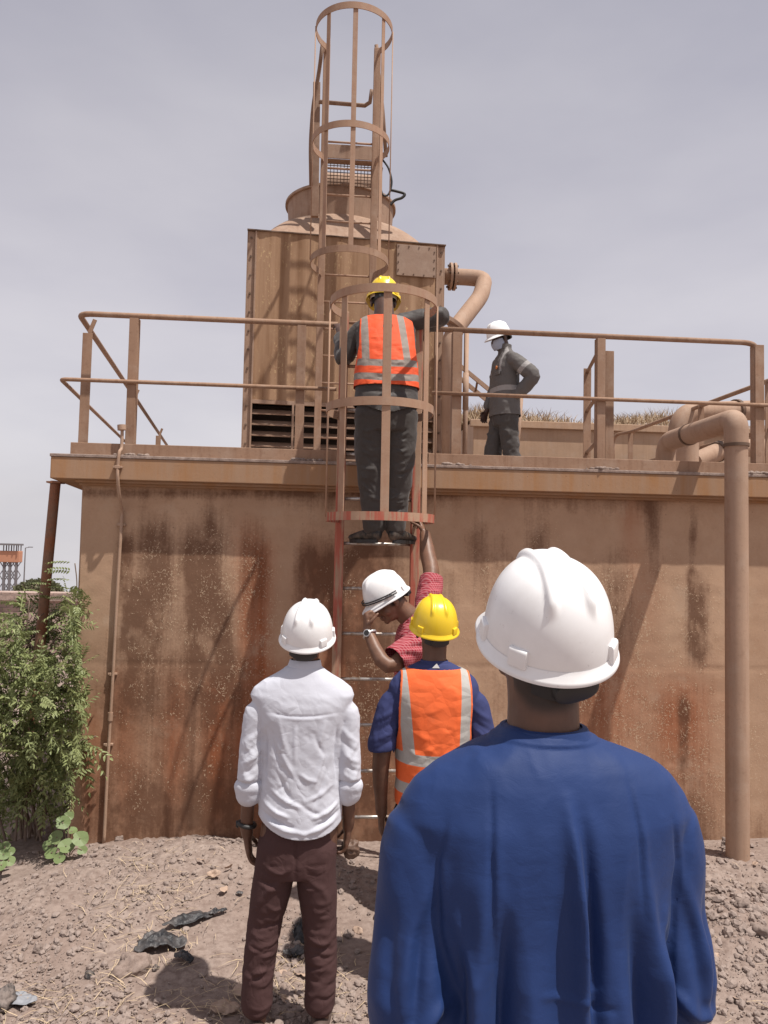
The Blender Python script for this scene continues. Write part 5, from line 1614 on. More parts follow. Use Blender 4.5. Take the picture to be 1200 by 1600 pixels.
# ================= 2. man in the white shirt
M_shirt = cloth_mat('white_shirt_cotton', (0.54, 0.545, 0.60), .03, .85, 500, .16, 0, .26, 9)
M_trou = cloth_mat('brown_trouser_cotton', (0.066, 0.034, 0.033), .18, .85, 800, .15, 0, .22, 16)
M_shoe = NT('worn_brown_shoe').out((.09, .06, .05), .6)
wp = P(479, 870, 3.37)
wm = MB()
hc2 = Vector((.012, .012, 1.655)); H2 = HM(hc2, rad(-10), rad(19), rad(3))
head_parts(wm, H2)
wm.limb([(0, -.01, 1.42), (0, -.01, 1.50), (.006, -.004, 1.57), (.01, .0, 1.63)], [(.07, .06), (.058, .056), (.056, .058), (.06, .066)], 22)
wm.torso([(.82, 0, 0, .13, .09), (1.0, 0, 0, .12, .085), (1.2, 0, 0, .13, .09), (1.36, 0, 0, .145, .09), (1.44, 0, -.005, .10, .07), (1.49, 0, -.01, .06, .055)])
WA = {-1: [(-.165, -.002, 1.34), (-.212, -.018, 1.13), (-.226, .015, .88), (-.224, .03, .82)], 1: [(.160, -.002, 1.34), (.200, -.018, 1.13), (.212, .03, .90), (.212, .05, .84)]}
for s in (-1, 1):
    wm.limb(WA[s], [.034, .034, .028, .026])
hand(wm, (-.224, .032, .815), (.10, .10, -1), (1, 0, 0), (0, 1, 0), .45)
hand(wm, (.212, .052, .835), (-.05, .15, -1), (-1, .1, 0), (0, 1, 0), .85)
wm.limb([(-.09, 0, .86), (-.14, .012, .46), (-.155, -.01, .07)], [.075, .05, .036]); wm.limb([(.09, 0, .86), (.105, .012, .46), (.11, -.01, .07)], [.075, .05, .036])
def hairf(H, z0=-.03):
    Hi = np.linalg.inv(np.array(H))
    def f(co):
        q = (Hi @ np.c_[co, np.ones(len(co))].T).T
        return sstep(z0 - .012, z0 + .012, q[:, 2]) * sstep(.045, .015, q[:, 1]) * .85 * (np.abs(q[:, 0]) < .079) * (np.linalg.norm(q[:, :3], axis=1) < .2)
    return f
man2 = build_body('person', wm, M_skin_a, (wp.x, wp.y, .005), rad(1), 'man in a white long-sleeved shirt and dark brown trousers seen from behind', .0058, hairf(H2))
hard_hat(man2, H2 @ Matrix.Translation((0, .004, .020)) @ Matrix.Rotation(rad(2), 4, 'X'), M_helw, 1.0)
sm = MB()
sm.torso([(.755, -.005, .0, .178, .122), (.83, -.004, 0, .180, .124), (.92, 0, 0, .176, .120), (1.02, 0, 0, .170, .114), (1.14, 0, -.002, .170, .112), (1.26, 0, -.006, .176, .112), (1.34, 0, -.010, .194, .113), (1.385, 0, -.012, .208, .108, 2.2),
          (1.425, 0, -.014, .224, .098, 2.1), (1.455, 0, -.014, .209, .089, 2), (1.483, 0, -.013, .172, .082, 2), (1.508, 0, -.012, .128, .074, 2), (1.528, .002, -.011, .094, .069, 2), (1.545, .002, -.010, .074, .065, 2)], 56)
for s in (-1, 1):
    a = WA[s]
    sm.limb([(s * .135, -.010, 1.37), (s * .192, -.012, 1.345), (a[1][0] - s * .004, -.014, 1.24), (a[1][0] + s * .006, -.020, 1.12), (a[1][0] * .6 + a[2][0] * .4 + s * .004, -.01, 1.03)], [.052, .054, .051, .049, .046], 26)
    e = Vector((a[1][0] * .6 + a[2][0] * .4 + s * .004, -.008, 1.02))
    sm.limb([e + Vector((0, -.002, .045)), e + Vector((0, .001, .015)), e + Vector((s * .001, .004, -.02))], [(.050, .050), (.054, .054), (.052, .052)], 26)
def shirt_fn(co, no):
    d = np.zeros(len(co)); fb = lambda pts, w, a: fold_back(co, no, pts, w, a)
    # yoke seam
    d += fb([(-.15, 1.365), (-.05, 1.352), (.05, 1.352), (.15, 1.362)], .005, -.004) + fb([(-.15, 1.354), (0, 1.340), (.15, 1.352)], .007, .002)
    for (x0, z0, x1, z1, w, a) in ((-.03, 1.34, -.025, 1.15, .010, .004), (-.10, 1.34, -.05, 1.18, .012, .005), (-.13, 1.30, -.08, 1.12, .012, -.006), (.10, 1.34, .06, 1.2, .012, .005), (.13, 1.30, .09, 1.12, .013, -.006), (-.09, 1.22, .0, 1.06, .012, .006), (-.11, 1.14, -.02, .98, .013, -.006),
        (.10, 1.20, .04, 1.04, .012, .006), (.12, 1.16, .05, .96, .012, -.006), (-.15, .99, -.04, .935, .011, .012), (-.16, .955, -.02, .895, .011, -.010), (-.15, .92, .03, .87, .012, .010), (.16, .985, .05, .930, .011, .012), (.165, .95, .06, .90, .010, -.010), (.16, .925, .0, .865, .012, .009),
        (-.13, 1.05, .02, .97, .012, .008), (.13, 1.06, .02, 1.0, .012, .007), (-.02, 1.0, .12, .93, .013, -.006), (-.15, .87, -.06, .81, .012, -.007), (.14, .86, .05, .82, .012, .007), (-.12, .85, -.1, .78, .014, .008), (.02, .87, .04, .78, .014, .006), (.10, .84, .13, .78, .012, -.006),
        (-.06, 1.30, -.09, 1.2, .012, .005), (.05, 1.28, .1, 1.18, .012, -.005), (-.01, 1.12, .07, 1.08, .010, .005), (-.05, 1.10, -.1, 1.04, .011, -.005)):
        d += fb([(x0, z0), ((x0 + x1) / 2, (z0 + z1) / 2 - .01), (x1, z1)], w * .72, a * 1.0)
    for s in (-1, 1):
        d += fb([(s * .15, 1.30), (s * .148, 1.18), (s * .15, 1.06)], .008, -.016)     # sleeve meets body
        for z0, x0, z1, x1, a in ((1.30, .165, 1.23, .235, .005), (1.26, .16, 1.18, .24, -.005), (1.20, .17, 1.14, .25, .006), (1.15, .175, 1.10, .255, -.006), (1.10, .18, 1.07, .255, .006), (1.13, .25, 1.05, .20, .005), (1.24, .24, 1.16, .19, .004)):
            d += fb([(s * x0, z0), (s * (x0 + x1) / 2, (z0 + z1) / 2 - .008), (s * x1, z1)], .010, a)
        d += -.004 * np.exp(-((co[:, 2] - 1.062) / .006) ** 2) * (np.abs(co[:, 0]) > .165)   # edge of the rolled cuff
        d += .003 * np.exp(-((co[:, 2] - 1.035) / .02) ** 2) * (np.abs(co[:, 0]) > .165)
    lo = sstep(1.1, .85, co[:, 2])
    d += noise_wrinkle(co, 6.0, .0028, 25, (1.2, 1.2, 1.0)) * (.5 + .6 * lo) - .001
    q = co @ np.array([[.8, 0, .6], [0, 1, 0], [-.6, 0, .8]])
    d += noise_wrinkle(q, 6.5, .0022, 35, (.5, 1, 2.2)) - .001 + noise_wrinkle(q, 20, .0008, 36, (.6, 1, 1.8))
    return d * (1 - .7 * sstep(1.42, 1.47, co[:, 2]))
def hem2(co):
    x = co[:, 0]; arm = (np.abs(x + .002) > .178) | ((x < -.125) & (co[:, 2] > .99))
    h = .845 + .075 * np.clip(np.abs(x - .02) / .19, 0, 1) ** 2.2
    return np.where(arm & (co[:, 2] > .93), 1.0, co[:, 2] - h)
def cut2(co):
    return hem2(co)
garment('shirt', sm, M_shirt, man2, .0052, 8, lambda co, no: 0.95 * shirt_fn(co, no), cut2, None, .0025)
cm = MB(); cm.loft([((.002, -.010, 1.505), (1, 0, 0), (0, 1, .0), .094, .074, 2), ((.003, -.010, 1.535), (1, 0, 0), (0, 1, 0), .077, .069, 2), ((.006, -.008, 1.572), (1, 0, 0), (0, 1, 0), .067, .066, 2), ((.006, -.008, 1.575), (1, 0, 0), (0, 1, 0), .064, .063, 2), ((.003, -.010, 1.51), (1, 0, 0), (0, 1, 0), .062, .060, 2)], 40)
cm.build('collar', M_shirt, man2, 50, local=True)
tm = MB()
tm.torso([(.665, -.02, .0, .128, .10), (.72, -.018, 0, .152, .112), (.80, -.01, 0, .158, .112), (.90, 0, 0, .150, .104), (.94, 0, 0, .140, .098)], 44)
LEG = {-1: [(-.088, 0, .78), (-.110, .0, .62), (-.140, .004, .44), (-.158, -.006, .25), (-.160, -.012, .135)], 1: [(.068, 0, .78), (.080, 0, .62), (.098, .004, .44), (.106, -.006, .25), (.104, -.012, .135)]}
for s in (-1, 1): tm.limb(LEG[s], [(.094, .10), (.086, .092), (.072, .078), (.066, .070), (.066, .068)], 28)
def trou_fn(co, no):
    d = np.zeros(len(co)); r2 = np.random.default_rng(4)
    for s in (-1, 1):
        axis = LEG[s]
        for i in range(46):
            z = r2.uniform(.09, .52) if i < 38 else r2.uniform(.52, .74)
            cx = np.interp(z, [p[2] for p in axis][::-1], [p[0] for p in axis][::-1])
            x0 = cx + r2.uniform(-.075, .0); ln = r2.uniform(.05, .12); sl = r2.uniform(-.35, .35)
            sag = r2.uniform(.004, .016); a = r2.choice([-1, 1]) * r2.uniform(.003, .0068)
            pts = [(x0, z - sl * ln / 2), (x0 + ln / 2, z - sag), (x0 + ln, z + sl * ln / 2)]
            yb = -1 if r2.random() < .75 else 1
            d += fold_back(co, no, pts, r2.uniform(.006, .011), a, yb) * (np.sign(co[:, 0] + .03) == s)
        # pocket outlines
        d += fold_back(co, no, [(s * .045 - .01, .81), (s * .045 - .01, .70), (s * .09 - .01, .685), (s * .13 - .01, .70), (s * .135 - .01, .81)], .004, -.0025) + fold_back(co, no, [(s * .05 - .01, .735), (s * .13 - .01, .728)], .005, -.003)
    d += fold_back(co, no, [(-.012, .92), (-.014, .67)], .007, -.007)
    d += fold_back(co, no, [(-.17, .55), (-.13, .62), (-.06, .67)], .012, .006) + fold_back(co, no, [(.13, .57), (.1, .63), (.02, .68)], .012, .006)
    d += noise_wrinkle(co, 9, .003, 44, (.8, .8, 1.8)) * sstep(.6, .4, co[:, 2]) + noise_wrinkle(co, 5, .003, 45) - .002
    return d
garment('trousers', tm, M_trou, man2, .0062, 3, trou_fn)
for s in (-1, 1):
    m = MB(); q = LEG[s][-1]; shoe(m, (q[0], -.075, 0.0), (q[0] + s * .02, .19, 0.0), .046, .07); me = fuse(m, .007, 3); link_mesh('shoe', me, M_shoe, man2, True)
q = MB(); c = Vector((-.226, .020, .865)); ring = []
for i in range(25):
    a = 2 * math.pi * i / 24; ring.append(c + Vector((.034 * math.cos(a), .036 * math.sin(a), -.006 * math.cos(a))))
q.tube(ring, .0095, 8); q.loft([(c + Vector((-.036, 0, 0)), (0, 1, 0), (0, 0, 1), .015, .015, 3), (c + Vector((-.046, 0, .002)), (0, 1, 0), (0, 0, 1), .013, .013, 3)], 16); q.build('wristwatch', M_strap, man2, True, local=True)
bp = Vector((wp.x, wp.y, .005)) + Vector((.225, .075, .735))
m = MB(); m.ell((0, 0, 0), (.046, .026, .040), None, 44, 30); v = np.array(m.v); nn = v / np.maximum(np.linalg.norm(v, axis=1)[:, None], 1e-6)
v = v + nn * (noise_wrinkle(v, 24, .016, 61) - .008 + .018 * fbm(v * 14, 2, 66))[:, None]; m.v = [tuple(x + np.array(bp)) for x in v]
n = NT('brown_leather'); M_leather = n.out(n.mix(n.noise(30, 4), (.085, .048, .032), (.15, .088, .06)), .6)
tag(m.build('crumpled_pouch', M_leather, None, True), 'crumpled brown pouch held in the right hand of the white-shirted man', 'pouch')

# ================= 3. man in the orange vest and yellow hard hat
def vest_mat(name='hi_vis_vest', c0=(.78, .125, .030), c1=(.86, .175, .055), s0=(.36, .345, .32), s1=(.47, .45, .42), dirt=.25):
    n = NT(name)
    k = n.math('GREATER_THAN', n.attr('strip').outputs['Fac'], 0.0); e = n.math('GREATER_THAN', n.attr('edge').outputs['Fac'], 0.0)
    b = n.noise(10, 4, .6)
    c = n.mix(b, c0, c1); g_ = n.mix(n.noise(30, 4), s0, s1)
    c = n.mix(k, c, g_); c = n.mix(e, c, c1)
    n.bump(n.noise(420, 2), .2, .0008); n.bump(n.noise(24, 4, .55, None, .6), .22, .006)
    c = n.mix(n.math('MULTIPLY', n.ramp(n.noise(7, 5, .65), .52, .75), dirt), c, (.16, .10, .07)); n.bump(n.ramp(n.voronoi(12, n.mapping((1, .7, 1.3)), 'DISTANCE_TO_EDGE'), 0, .3), .25, .008)
    return n.out(c, .7, .25)
M_vest = vest_mat()
M_tee = cloth_mat('navy_tee_cotton', (0.042, 0.050, 0.135), .12, .85, 600, .12, 0, .25, 12)
M_dtrou = cloth_mat('dark_trouser_cloth', (0.035, 0.034, 0.036), .12, .8, 700, .15)
vp_ = P(681, 872, 3.74)
ym = MB()
hc3 = Vector((0, .012, 1.675)); H3 = HM(hc3, rad(2), rad(15), rad(2))
head_parts(ym, H3)
ym.limb([(0, -.012, 1.40), (0, -.012, 1.49), (0, -.006, 1.56), (0, 0, 1.63)], [(.075, .064), (.061, .058), (.058, .06), (.062, .068)], 22)
ym.torso([(.84, 0, 0, .15, .10), (1.0, 0, 0, .14, .095), (1.2, 0, 0, .15, .10), (1.36, 0, 0, .165, .10), (1.43, 0, -.005, .12, .08), (1.49, 0, -.01, .062, .058)])
YA = {-1: [(-.180, -.008, 1.33), (-.246, -.02, 1.09), (-.240, .02, .84), (-.236, .03, .80)], 1: [(.180, -.008, 1.33), (.240, -.02, 1.09), (.240, .04, .84), (.236, .05, .80)]}
for s in (-1, 1):
    ym.limb(YA[s], [.042, .043, .030, .027]); hand(ym, (YA[s][3][0], YA[s][3][1] + .002, .797), (.02 * s, .15, -1), (-s, 0, 0), (0, 1, 0), .55)
    ym.limb([(s * .09, 0, .86), (s * .11, .012, .46), (s * .12, -.01, .07)], [.08, .052, .037])
man3 = build_body('person', ym, M_skin_a, (vp_.x, vp_.y, .0), rad(-1), 'man in a yellow hard hat and orange vest over a navy short-sleeved shirt', .0058, hairf(H3))
hard_hat(man3, H3 @ Matrix.Translation((0, .004, .020)) @ Matrix.Rotation(rad(2), 4, 'X'), M_hely, .985)
rows3 = [(.86, 0, 0, .165, .118), (.98, 0, 0, .160, .114), (1.12, 0, -.002, .166, .114), (1.25, 0, -.006, .180, .116), (1.34, 0, -.010, .205, .114), (1.385, 0, -.012, .218, .108, 2.2), (1.42, 0, -.014, .216, .099, 2.1), (1.452, 0, -.014, .198, .090, 2), (1.482, 0, -.013, .164, .081, 2), (1.506, 0, -.012, .118, .073, 2), (1.525, 0, -.010, .082, .067, 2)]
tm = MB(); tm.torso(rows3, 52)
for s in (-1, 1):
    a = YA[s]; tm.limb([(s * .15, -.008, 1.36), (s * .196, -.010, 1.335), (s * .226, -.014, 1.24), (s * .246, -.018, 1.135)], [.048, .060, .063, .066], 26)
def tee_fn(co, no):
    d = noise_wrinkle(co, 7, .004, 71, (1.2, 1, .8)) - .002
    for s in (-1, 1):
        for z0, z1, a in ((1.33, 1.25, .005), (1.28, 1.2, -.005), (1.24, 1.16, .006), (1.2, 1.12, -.005)): d += fold_back(co, no, [(s * .17, z0), (s * .22, (z0 + z1) / 2), (s * .29, z1)], .011, a)
    return d
def tee_cut(co):
    return np.where(np.abs(co[:, 0]) > .19, co[:, 2] - (1.115 - .10 * (np.abs(co[:, 0]) - .25)), 1.0)
garment('shirt', tm, M_tee, man3, .006, 8, tee_fn, tee_cut, None, .0025)
cm = MB(); cm.loft([((0, -.010, 1.495), (1, 0, 0), (0, 1, 0), .078, .070, 2), ((0, -.010, 1.538), (1, 0, 0), (0, 1, 0), .0665, .064, 2), ((0, -.010, 1.540), (1, 0, 0), (0, 1, 0), .063, .061, 2), ((0, -.010, 1.49), (1, 0, 0), (0, 1, 0), .062, .060, 2)], 36); cl3 = cm.build('collar', M_tee, man3, 50, local=True)
m = MB(); m.add([(-.020, -.088, 1.510), (.016, -.088, 1.510), (.002, -.083, 1.532), (-.020, -.080, 1.508), (.016, -.080, 1.508), (.002, -.0755, 1.529)], [(0, 1, 2), (5, 4, 3), (0, 3, 4, 1), (1, 4, 5, 2), (2, 5, 3, 0)]); m.build('label_tab', M_wstrap, man3, local=True)

def make_vest(man, rows, k, M_, hem, neck, half, seed, xs, strips_z, sw, voxel=.006, opening=None):
    """open-sided vest: shell over the torso rows, cut at neck, armholes and hem; strips by signed distance"""
    vm = MB(); vm.torso([(r[0], r[1], r[2], r[3] + k, r[4] + k) + tuple(r[5:]) for r in rows] , 56)
    def halfw(z): return np.interp(z, [p[0] for p in half], [p[1] for p in half])
    def cut(co):
        x, y, z = co.T
        a = halfw(z) - np.abs(x); b = z - hem; r_ = np.hypot(x, (y + .012) * .95) - neck
        up = z > 1.30
        c = np.minimum(np.minimum(a, b), np.where(up, r_, 1.0))
        c = np.minimum(c, 1.50 - z)
        return c
    def fn(co, no):
        d = noise_wrinkle(co, 6, .004, seed, (1.1, 1, 1)) - .002
        r2 = np.random.default_rng(seed)
        for i in range(26):
            x0 = r2.uniform(-.14, .08); z = r2.uniform(hem + .02, 1.34); ln = r2.uniform(.05, .14); sl = r2.uniform(-.5, .5)
            d += fold_back(co, no, [(x0, z), (x0 + ln / 2, z + sl * ln / 2 - .008), (x0 + ln, z + sl * ln)], r2.uniform(.007, .012), r2.choice([-1, 1]) * r2.uniform(.002, .005))
        return d
    def attrs(co):
        x, y, z = co.T; s_ = np.full(len(co), -1.0)
        zt = max(strips_z)
        for xc_, tilt in xs: s_ = np.maximum(s_, np.where(z > zt - sw * .3, sw / 2 - np.abs(x - xc_ - tilt * (z - zt)), -1))
        for zz in strips_z: s_ = np.maximum(s_, sw / 2 - np.abs(z - zz - .05 * x * x / .03 * .3))
        ed = .008 - np.minimum(halfw(z) - np.abs(x), z - hem)
        return {'strip': s_, 'edge': ed}
    return garment('vest', vm, M_, man, voxel, 3, fn, cut, attrs, .003)
make_vest(man3, rows3, .013, M_vest, .865, .073, [(.8, .30), (1.08, .30), (1.12, .182), (1.22, .170), (1.34, .172), (1.42, .168), (1.5, .16)], 81, ((-.118, -.115), (.136, .02)), (1.085, .945), .052)
tm = MB(); tm.torso([(.70, 0, 0, .15, .11), (.80, 0, 0, .17, .12), (.95, 0, 0, .16, .11)], 40)
for s in (-1, 1): tm.limb([(s * .085, 0, .80), (s * .11, .01, .46), (s * .12, -.01, .08)], [.10, .08, .072], 24)
garment('trousers', tm, M_dtrou, man3, .008, 3, lambda co, no: noise_wrinkle(co, 9, .005, 90, (.8, .8, 1.6)) - .002)
for s in (-1, 1):
    m = MB(); shoe(m, (s * .12, -.075, 0), (s * .14, .19, 0), .046, .07); link_mesh('shoe', fuse(m, .007, 3), M_shoe, man3, True)

# ================= 4. man climbing inside the lower cage
M_cov = cloth_mat('charcoal_coverall', (0.066, 0.058, 0.054), .16, .58, 700, .18, .12, .3, 10)
O4 = Vector((W(598, 850, 4.92).x, 4.92, rz + .012))
L4 = lambda px, py, Y: W(px, py, Y) - O4
km = MB()
hc4 = L4(599, 471, 5.20); H4 = HM(hc4, rad(-4), rad(-6), rad(2))
head_parts(km, H4)
nb = L4(600, 493, 5.06)
km.limb([nb + Vector((0, -.02, -.08)), nb + Vector((0, 0, .0)), (nb + hc4) / 2 + Vector((0, -.02, .02)), hc4 + Vector((0, -.02, -.02))], [(.085, .07), (.068, .062), (.062, .062), (.064, .068)], 22)
km.torso([(.80, 0, -.05, .14, .09), (1.0, 0, -.03, .13, .09), (1.2, 0, .02, .14, .09), (1.38, 0, .10, .15, .09), (1.46, 0, .13, .11, .07)])
sR, eR, hR = L4(637, 497, 5.07), L4(689, 494, 5.12), L4(668, 515, 5.38)
sL, eL, hL = L4(560, 500, 5.05), L4(538, 560, 5.10), L4(531, 516, 5.38)
km.limb([sR + Vector((-.05, 0, -.06)), eR, hR], [.03, .036, .027]); km.limb([sL + Vector((.06, 0, -.08)), eL, hL], [.03, .036, .027])
dR = (hR - eR).normalized(); hand(km, hR, dR, (0, 0, -1), (-1, 0, 0), 1.0); dL = (hL - eL).normalized(); hand(km, hL, dL, (0, 0, -1), (1, 0, 0), 1.0)
F4 = {-1: (L4(583, 850, 5.0).x, .02), 1: (L4(616, 850, 5.0).x, .02)}
for s in (-1, 1): km.limb([(s * .09, -.05, .84), (s * .095, -.03, .47), (F4[s][0], .02, .10)], [.075, .05, .036])
man4 = build_body('person', km, M_skin_c, tuple(O4), 0, 'man in a yellow hard hat and orange vest climbing inside the ladder cage', .0058, hairf(H4))
hard_hat(man4, H4 @ Matrix.Translation((0, .004, .020)), M_hely, .98)
jm = MB()
rows4 = [(.80, .0, -.055, .215, .150), (.90, 0, -.045, .205, .140), (1.02, 0, -.030, .192, .130), (1.16, 0, .0, .188, .124), (1.28, 0, .045, .190, .118), (1.36, 0, .085, .196, .112, 2.2), (1.42, 0, .112, .200, .100, 2.1), (1.46, 0, .130, .182, .090, 2), (1.495, 0, .145, .138, .077, 2), (1.52, 0, .155, .085, .067, 2)]
jm.torso(rows4, 52)
jm.limb([Vector((.11, .08, 1.38)), sR + Vector((-.03, 0, -.035)), (sR + eR) / 2 + Vector((0, 0, -.012)), eR, (eR * .45 + hR * .55)], [.055, .064, .064, .060, .052], 24)
jm.limb([Vector((-.11, .08, 1.38)), sL + Vector((.04, 0, -.05)), (sL + eL) / 2 + Vector((.01, 0, -.01)), eL, (eL * .3 + hL * .7)], [.05, .058, .060, .058, .050], 24)
def jac_fn(co, no):
    d = noise_wrinkle(co, 6.5, .006, 101, (1, 1, 1.2)) - .003
    for s in (1,):
        for t_ in (.15, .3, .45, .6, .8):
            c = sR + (eR - sR) * t_; d += fold(co, [c + Vector((0, -.08, -.08)), c + Vector((.015, -.09, 0)), c + Vector((-.01, -.05, .08))], .010, .007 * (-1) ** int(t_ * 20))
    d += fold_back(co, no, [(-.19, .96), (0, .93), (.19, .96)], .014, -.008)
    return d
garment('jacket', jm, M_cov, man4, .0065, 3, jac_fn, lambda co: np.where((np.abs(co[:, 0]) > .235) | (co[:, 2] > 1.1), 1.0, co[:, 2] - (.835 - .03 * np.cos(co[:, 0] * 14))), None, .003)
M_vestd = vest_mat('dusty_hi_vis_vest', (.66, .075, .022), (.74, .105, .034), (.21, .175, .15), (.30, .26, .23), .4)
make_vest(man4, rows4, .014, M_vestd, 0.985, .03, [(.8, .30), (1.04, .30), (1.10, .205), (1.26, .180), (1.36, .178), (1.5, .170)], 111, ((-.138, -.03), (.125, -.10)), (1.125, 1.03), .046, .0065)
tm = MB(); tm.torso([(.70, 0, -.05, .165, .130), (.80, 0, -.055, .188, .140), (.92, 0, -.045, .180, .130)], 44)
LG4 = {s: [(s * .098, -.05, .80), (s * .100, -.045, .62), (s * .098 + .003, -.03, .46), (F4[s][0] * .6 + s * .04, -.005, .28), (F4[s][0], .015, .10)] for s in (-1, 1)}
for s in (-1, 1): tm.limb(LG4[s], [(.108, .12), (.098, .105), (.084, .09), (.076, .08), (.070, .078)], 28)
def pants4(co, no):
    d = noise_wrinkle(co, 6, .007, 121, (1, 1, 1.1)) - .003; r2 = np.random.default_rng(5)
    for s in (-1, 1):
        for i in range(22):
            z = r2.uniform(.14, .72); cx = np.interp(z, [p[2] for p in LG4[s]][::-1], [p[0] for p in LG4[s]][::-1]); x0 = cx + r2.uniform(-.08, -.01); ln = r2.uniform(.05, .12); sl = s * r2.uniform(-.1, .9)
            d += fold_back(co, no, [(x0, z), (x0 + ln / 2, z + sl * ln / 2 - .012), (x0 + ln, z + sl * ln)], r2.uniform(.008, .013), r2.choice([-1, 1]) * r2.uniform(.003, .008)) * (np.sign(co[:, 0]) == s)
    return d
garment('trousers', tm, M_cov, man4, .0068, 3, pants4)
n = NT('black_work_boot'); M_boot = n.out(n.mix(n.ramp(n.noise(20, 4), .45, .7), (.018, .017, .017), (.13, .095, .07)), .6)
for s in (-1, 1):
    m = MB(); x = F4[s][0]; shoe(m, (x - s * .012, -.02, 0), (x + s * .135, .205, .0), .048, .078); b = link_mesh('boot', fuse(m, .007, 3), M_boot, man4, True)
    m = MB(); vs = []
    for k in range(24):
        a = 2 * math.pi * k / 24; w = .052 if math.sin(a) > 0 else .043; px_ = x + s * .062 + (w * math.cos(a)) * .85 + s * .078 * math.sin(a); py_ = .092 + .135 * math.sin(a) - s * .52 * w * math.cos(a)
        vs += [(px_, py_, -.008), (px_, py_, .014)]
    m.add(vs, [(2 * k, 2 * ((k + 1) % 24), 2 * ((k + 1) % 24) + 1, 2 * k + 1) for k in range(24)] + [tuple(2 * k + 1 for k in range(24)), tuple(2 * k for k in range(23, -1, -1))])
    m.build('sole', M_strap, b, local=True)

# ================= 5. man in the red checked shirt at the foot of the ladder
def check_mat():
    n = NT('red_check_cotton'); 
    x, y, z = n.sep()
    def lines(v, f): return n.math('GREATER_THAN', n.math('FRACT', n.math('MULTIPLY', v, f)), .62)
    q = n.math('ADD', n.math('MULTIPLY', x, .6), n.math('MULTIPLY', y, .8))
    a = lines(z, 78); b = lines(q, 78)
    c = n.mix(a, (.30, .028, .040), (.44, .13, .145)); c = n.mix(n.math('MULTIPLY', b, .55), c, (.52, .24, .25)); c = n.mix(n.math('MULTIPLY', n.noise(8, 3), .3), c, (.20, .015, .03))
    n.bump(n.noise(500, 2), .2, .0006); n.bump(n.noise(26, 4, .55, None, .6), .2, .006)
    return n.out(c, .85, .2)
M_check = check_mat()
O5 = Vector((P(655, 1000, 4.45).x, P(655, 1000, 4.45).y, surf(P(655, 1000, 4.45).x, P(655, 1000, 4.45).y)))
L5 = lambda px, py, d: P(px, py, d) - O5
rm = MB()
hc5 = L5(609, 936, 4.42); H5 = HM(hc5, rad(104), rad(-33), rad(0))
head_parts(rm, H5)
nk = L5(648, 972, 4.46)
rm.limb([nk + Vector((.02, 0, -.06)), nk, hc5 * .55 + nk * .45, hc5 + Vector((.015, 0, .01))], [(.085, .085), (.068, .068), (.060, .060), (.062, .066)], 22)
sRr, eRr, hRr = L5(662, 985, 4.62), L5(674, 905, 4.80), L5(664, 836, 4.98)
sLl, eLl, wLl = L5(655, 1005, 4.27), L5(606, 1040, 4.14), L5(574, 985, 4.26)
hip = L5(662, 1150, 4.45)
rm.loft([(hip, (1, 0, 0), (0, 1, 0), .10, .14, 2.3), ((hip + nk) / 2, (1, 0, 0), (0, 1, 0), .10, .13, 2.3), (nk + Vector((.01, 0, -.10)), (1, 0, 0), (0, 1, 0), .09, .14, 2.2), (nk + Vector((0, 0, -.02)), (1, 0, 0), (0, 1, 0), .07, .08, 2)])
rm.limb([sRr, eRr, eRr * .45 + hRr * .55, hRr], [.056, .052, .050, .036]); rm.limb([sLl, eLl, wLl], [.052, .044, .029])
hand(rm, hRr + (hRr - eRr).normalized() * .01, (hRr - eRr) + Vector((-.05, .04, 0)), (-.8, .5, .1), (0, -.7, -.3), .95, 1.0)
hand(rm, wLl, L5(570, 958, 4.28) - wLl, (1, .2, .15), (.2, -.5, .6), 1.75, 1.0, .02)
fd_ = (L5(570, 958, 4.28) - wLl).normalized()
rm.ell(wLl + fd_ * .072 + Vector((.022, .004, .004)), (.030, .036, .034))
hz5 = hip.z
for s in (-1, 1): rm.limb([(hip.x, s * .09, hz5 - .02), (hip.x - .02 + s * .05, s * .10, hz5 * .52), (hip.x + s * .08, s * .11, .08)], [.078, .052, .037])
man5 = build_body('person', rm, M_skin_b, tuple(O5), 0, 'man in a red checked shirt bowing his head and gripping the ladder rail', .0055, hairf(H5))
hard_hat(man5, H5 @ Matrix.Translation((0, .004, .020)) @ Matrix.Rotation(rad(4), 4, 'X'), M_helw, .985, goggles=True)
Hm5 = H5
for s in (-1, 1):
    m = MB(); m.ell((s * .030, .086, .004), (.011, .009, .006)); m.xform(Hm5); m.build('eye', M_strap, man5, True, local=True)
sm = MB(); ux = (1, 0, 0); uy = (0, 1, 0)
sm.loft([(hip + Vector((0, 0, -.10)), ux, uy, .145, .180, 2.3), (hip, ux, uy, .140, .172, 2.3), ((hip * .6 + nk * .4), ux, uy, .138, .168, 2.3), (nk * .72 + hip * .28, ux, uy, .132, .182, 2.3), (nk + Vector((.015, 0, -.065)), ux, uy, .115, .180, 2.2), (nk + Vector((.010, 0, -.022)), ux, uy, .095, .130, 2.1), (nk + Vector((0, 0, .012)), ux, uy, .075, .082, 2), (nk + Vector((-.012, 0, .035)), ux, uy, .067, .068, 2)], 48)
sm.limb([nk + Vector((.02, .10, -.07)), sRr, sRr * .45 + eRr * .55, eRr + (eRr - sRr) * .04], [.075, .086, .078, .070], 26)
sm.limb([nk + Vector((.02, -.10, -.07)), sLl, sLl * .5 + eLl * .5, sLl * .18 + eLl * .82], [.07, .080, .078, .076], 26)
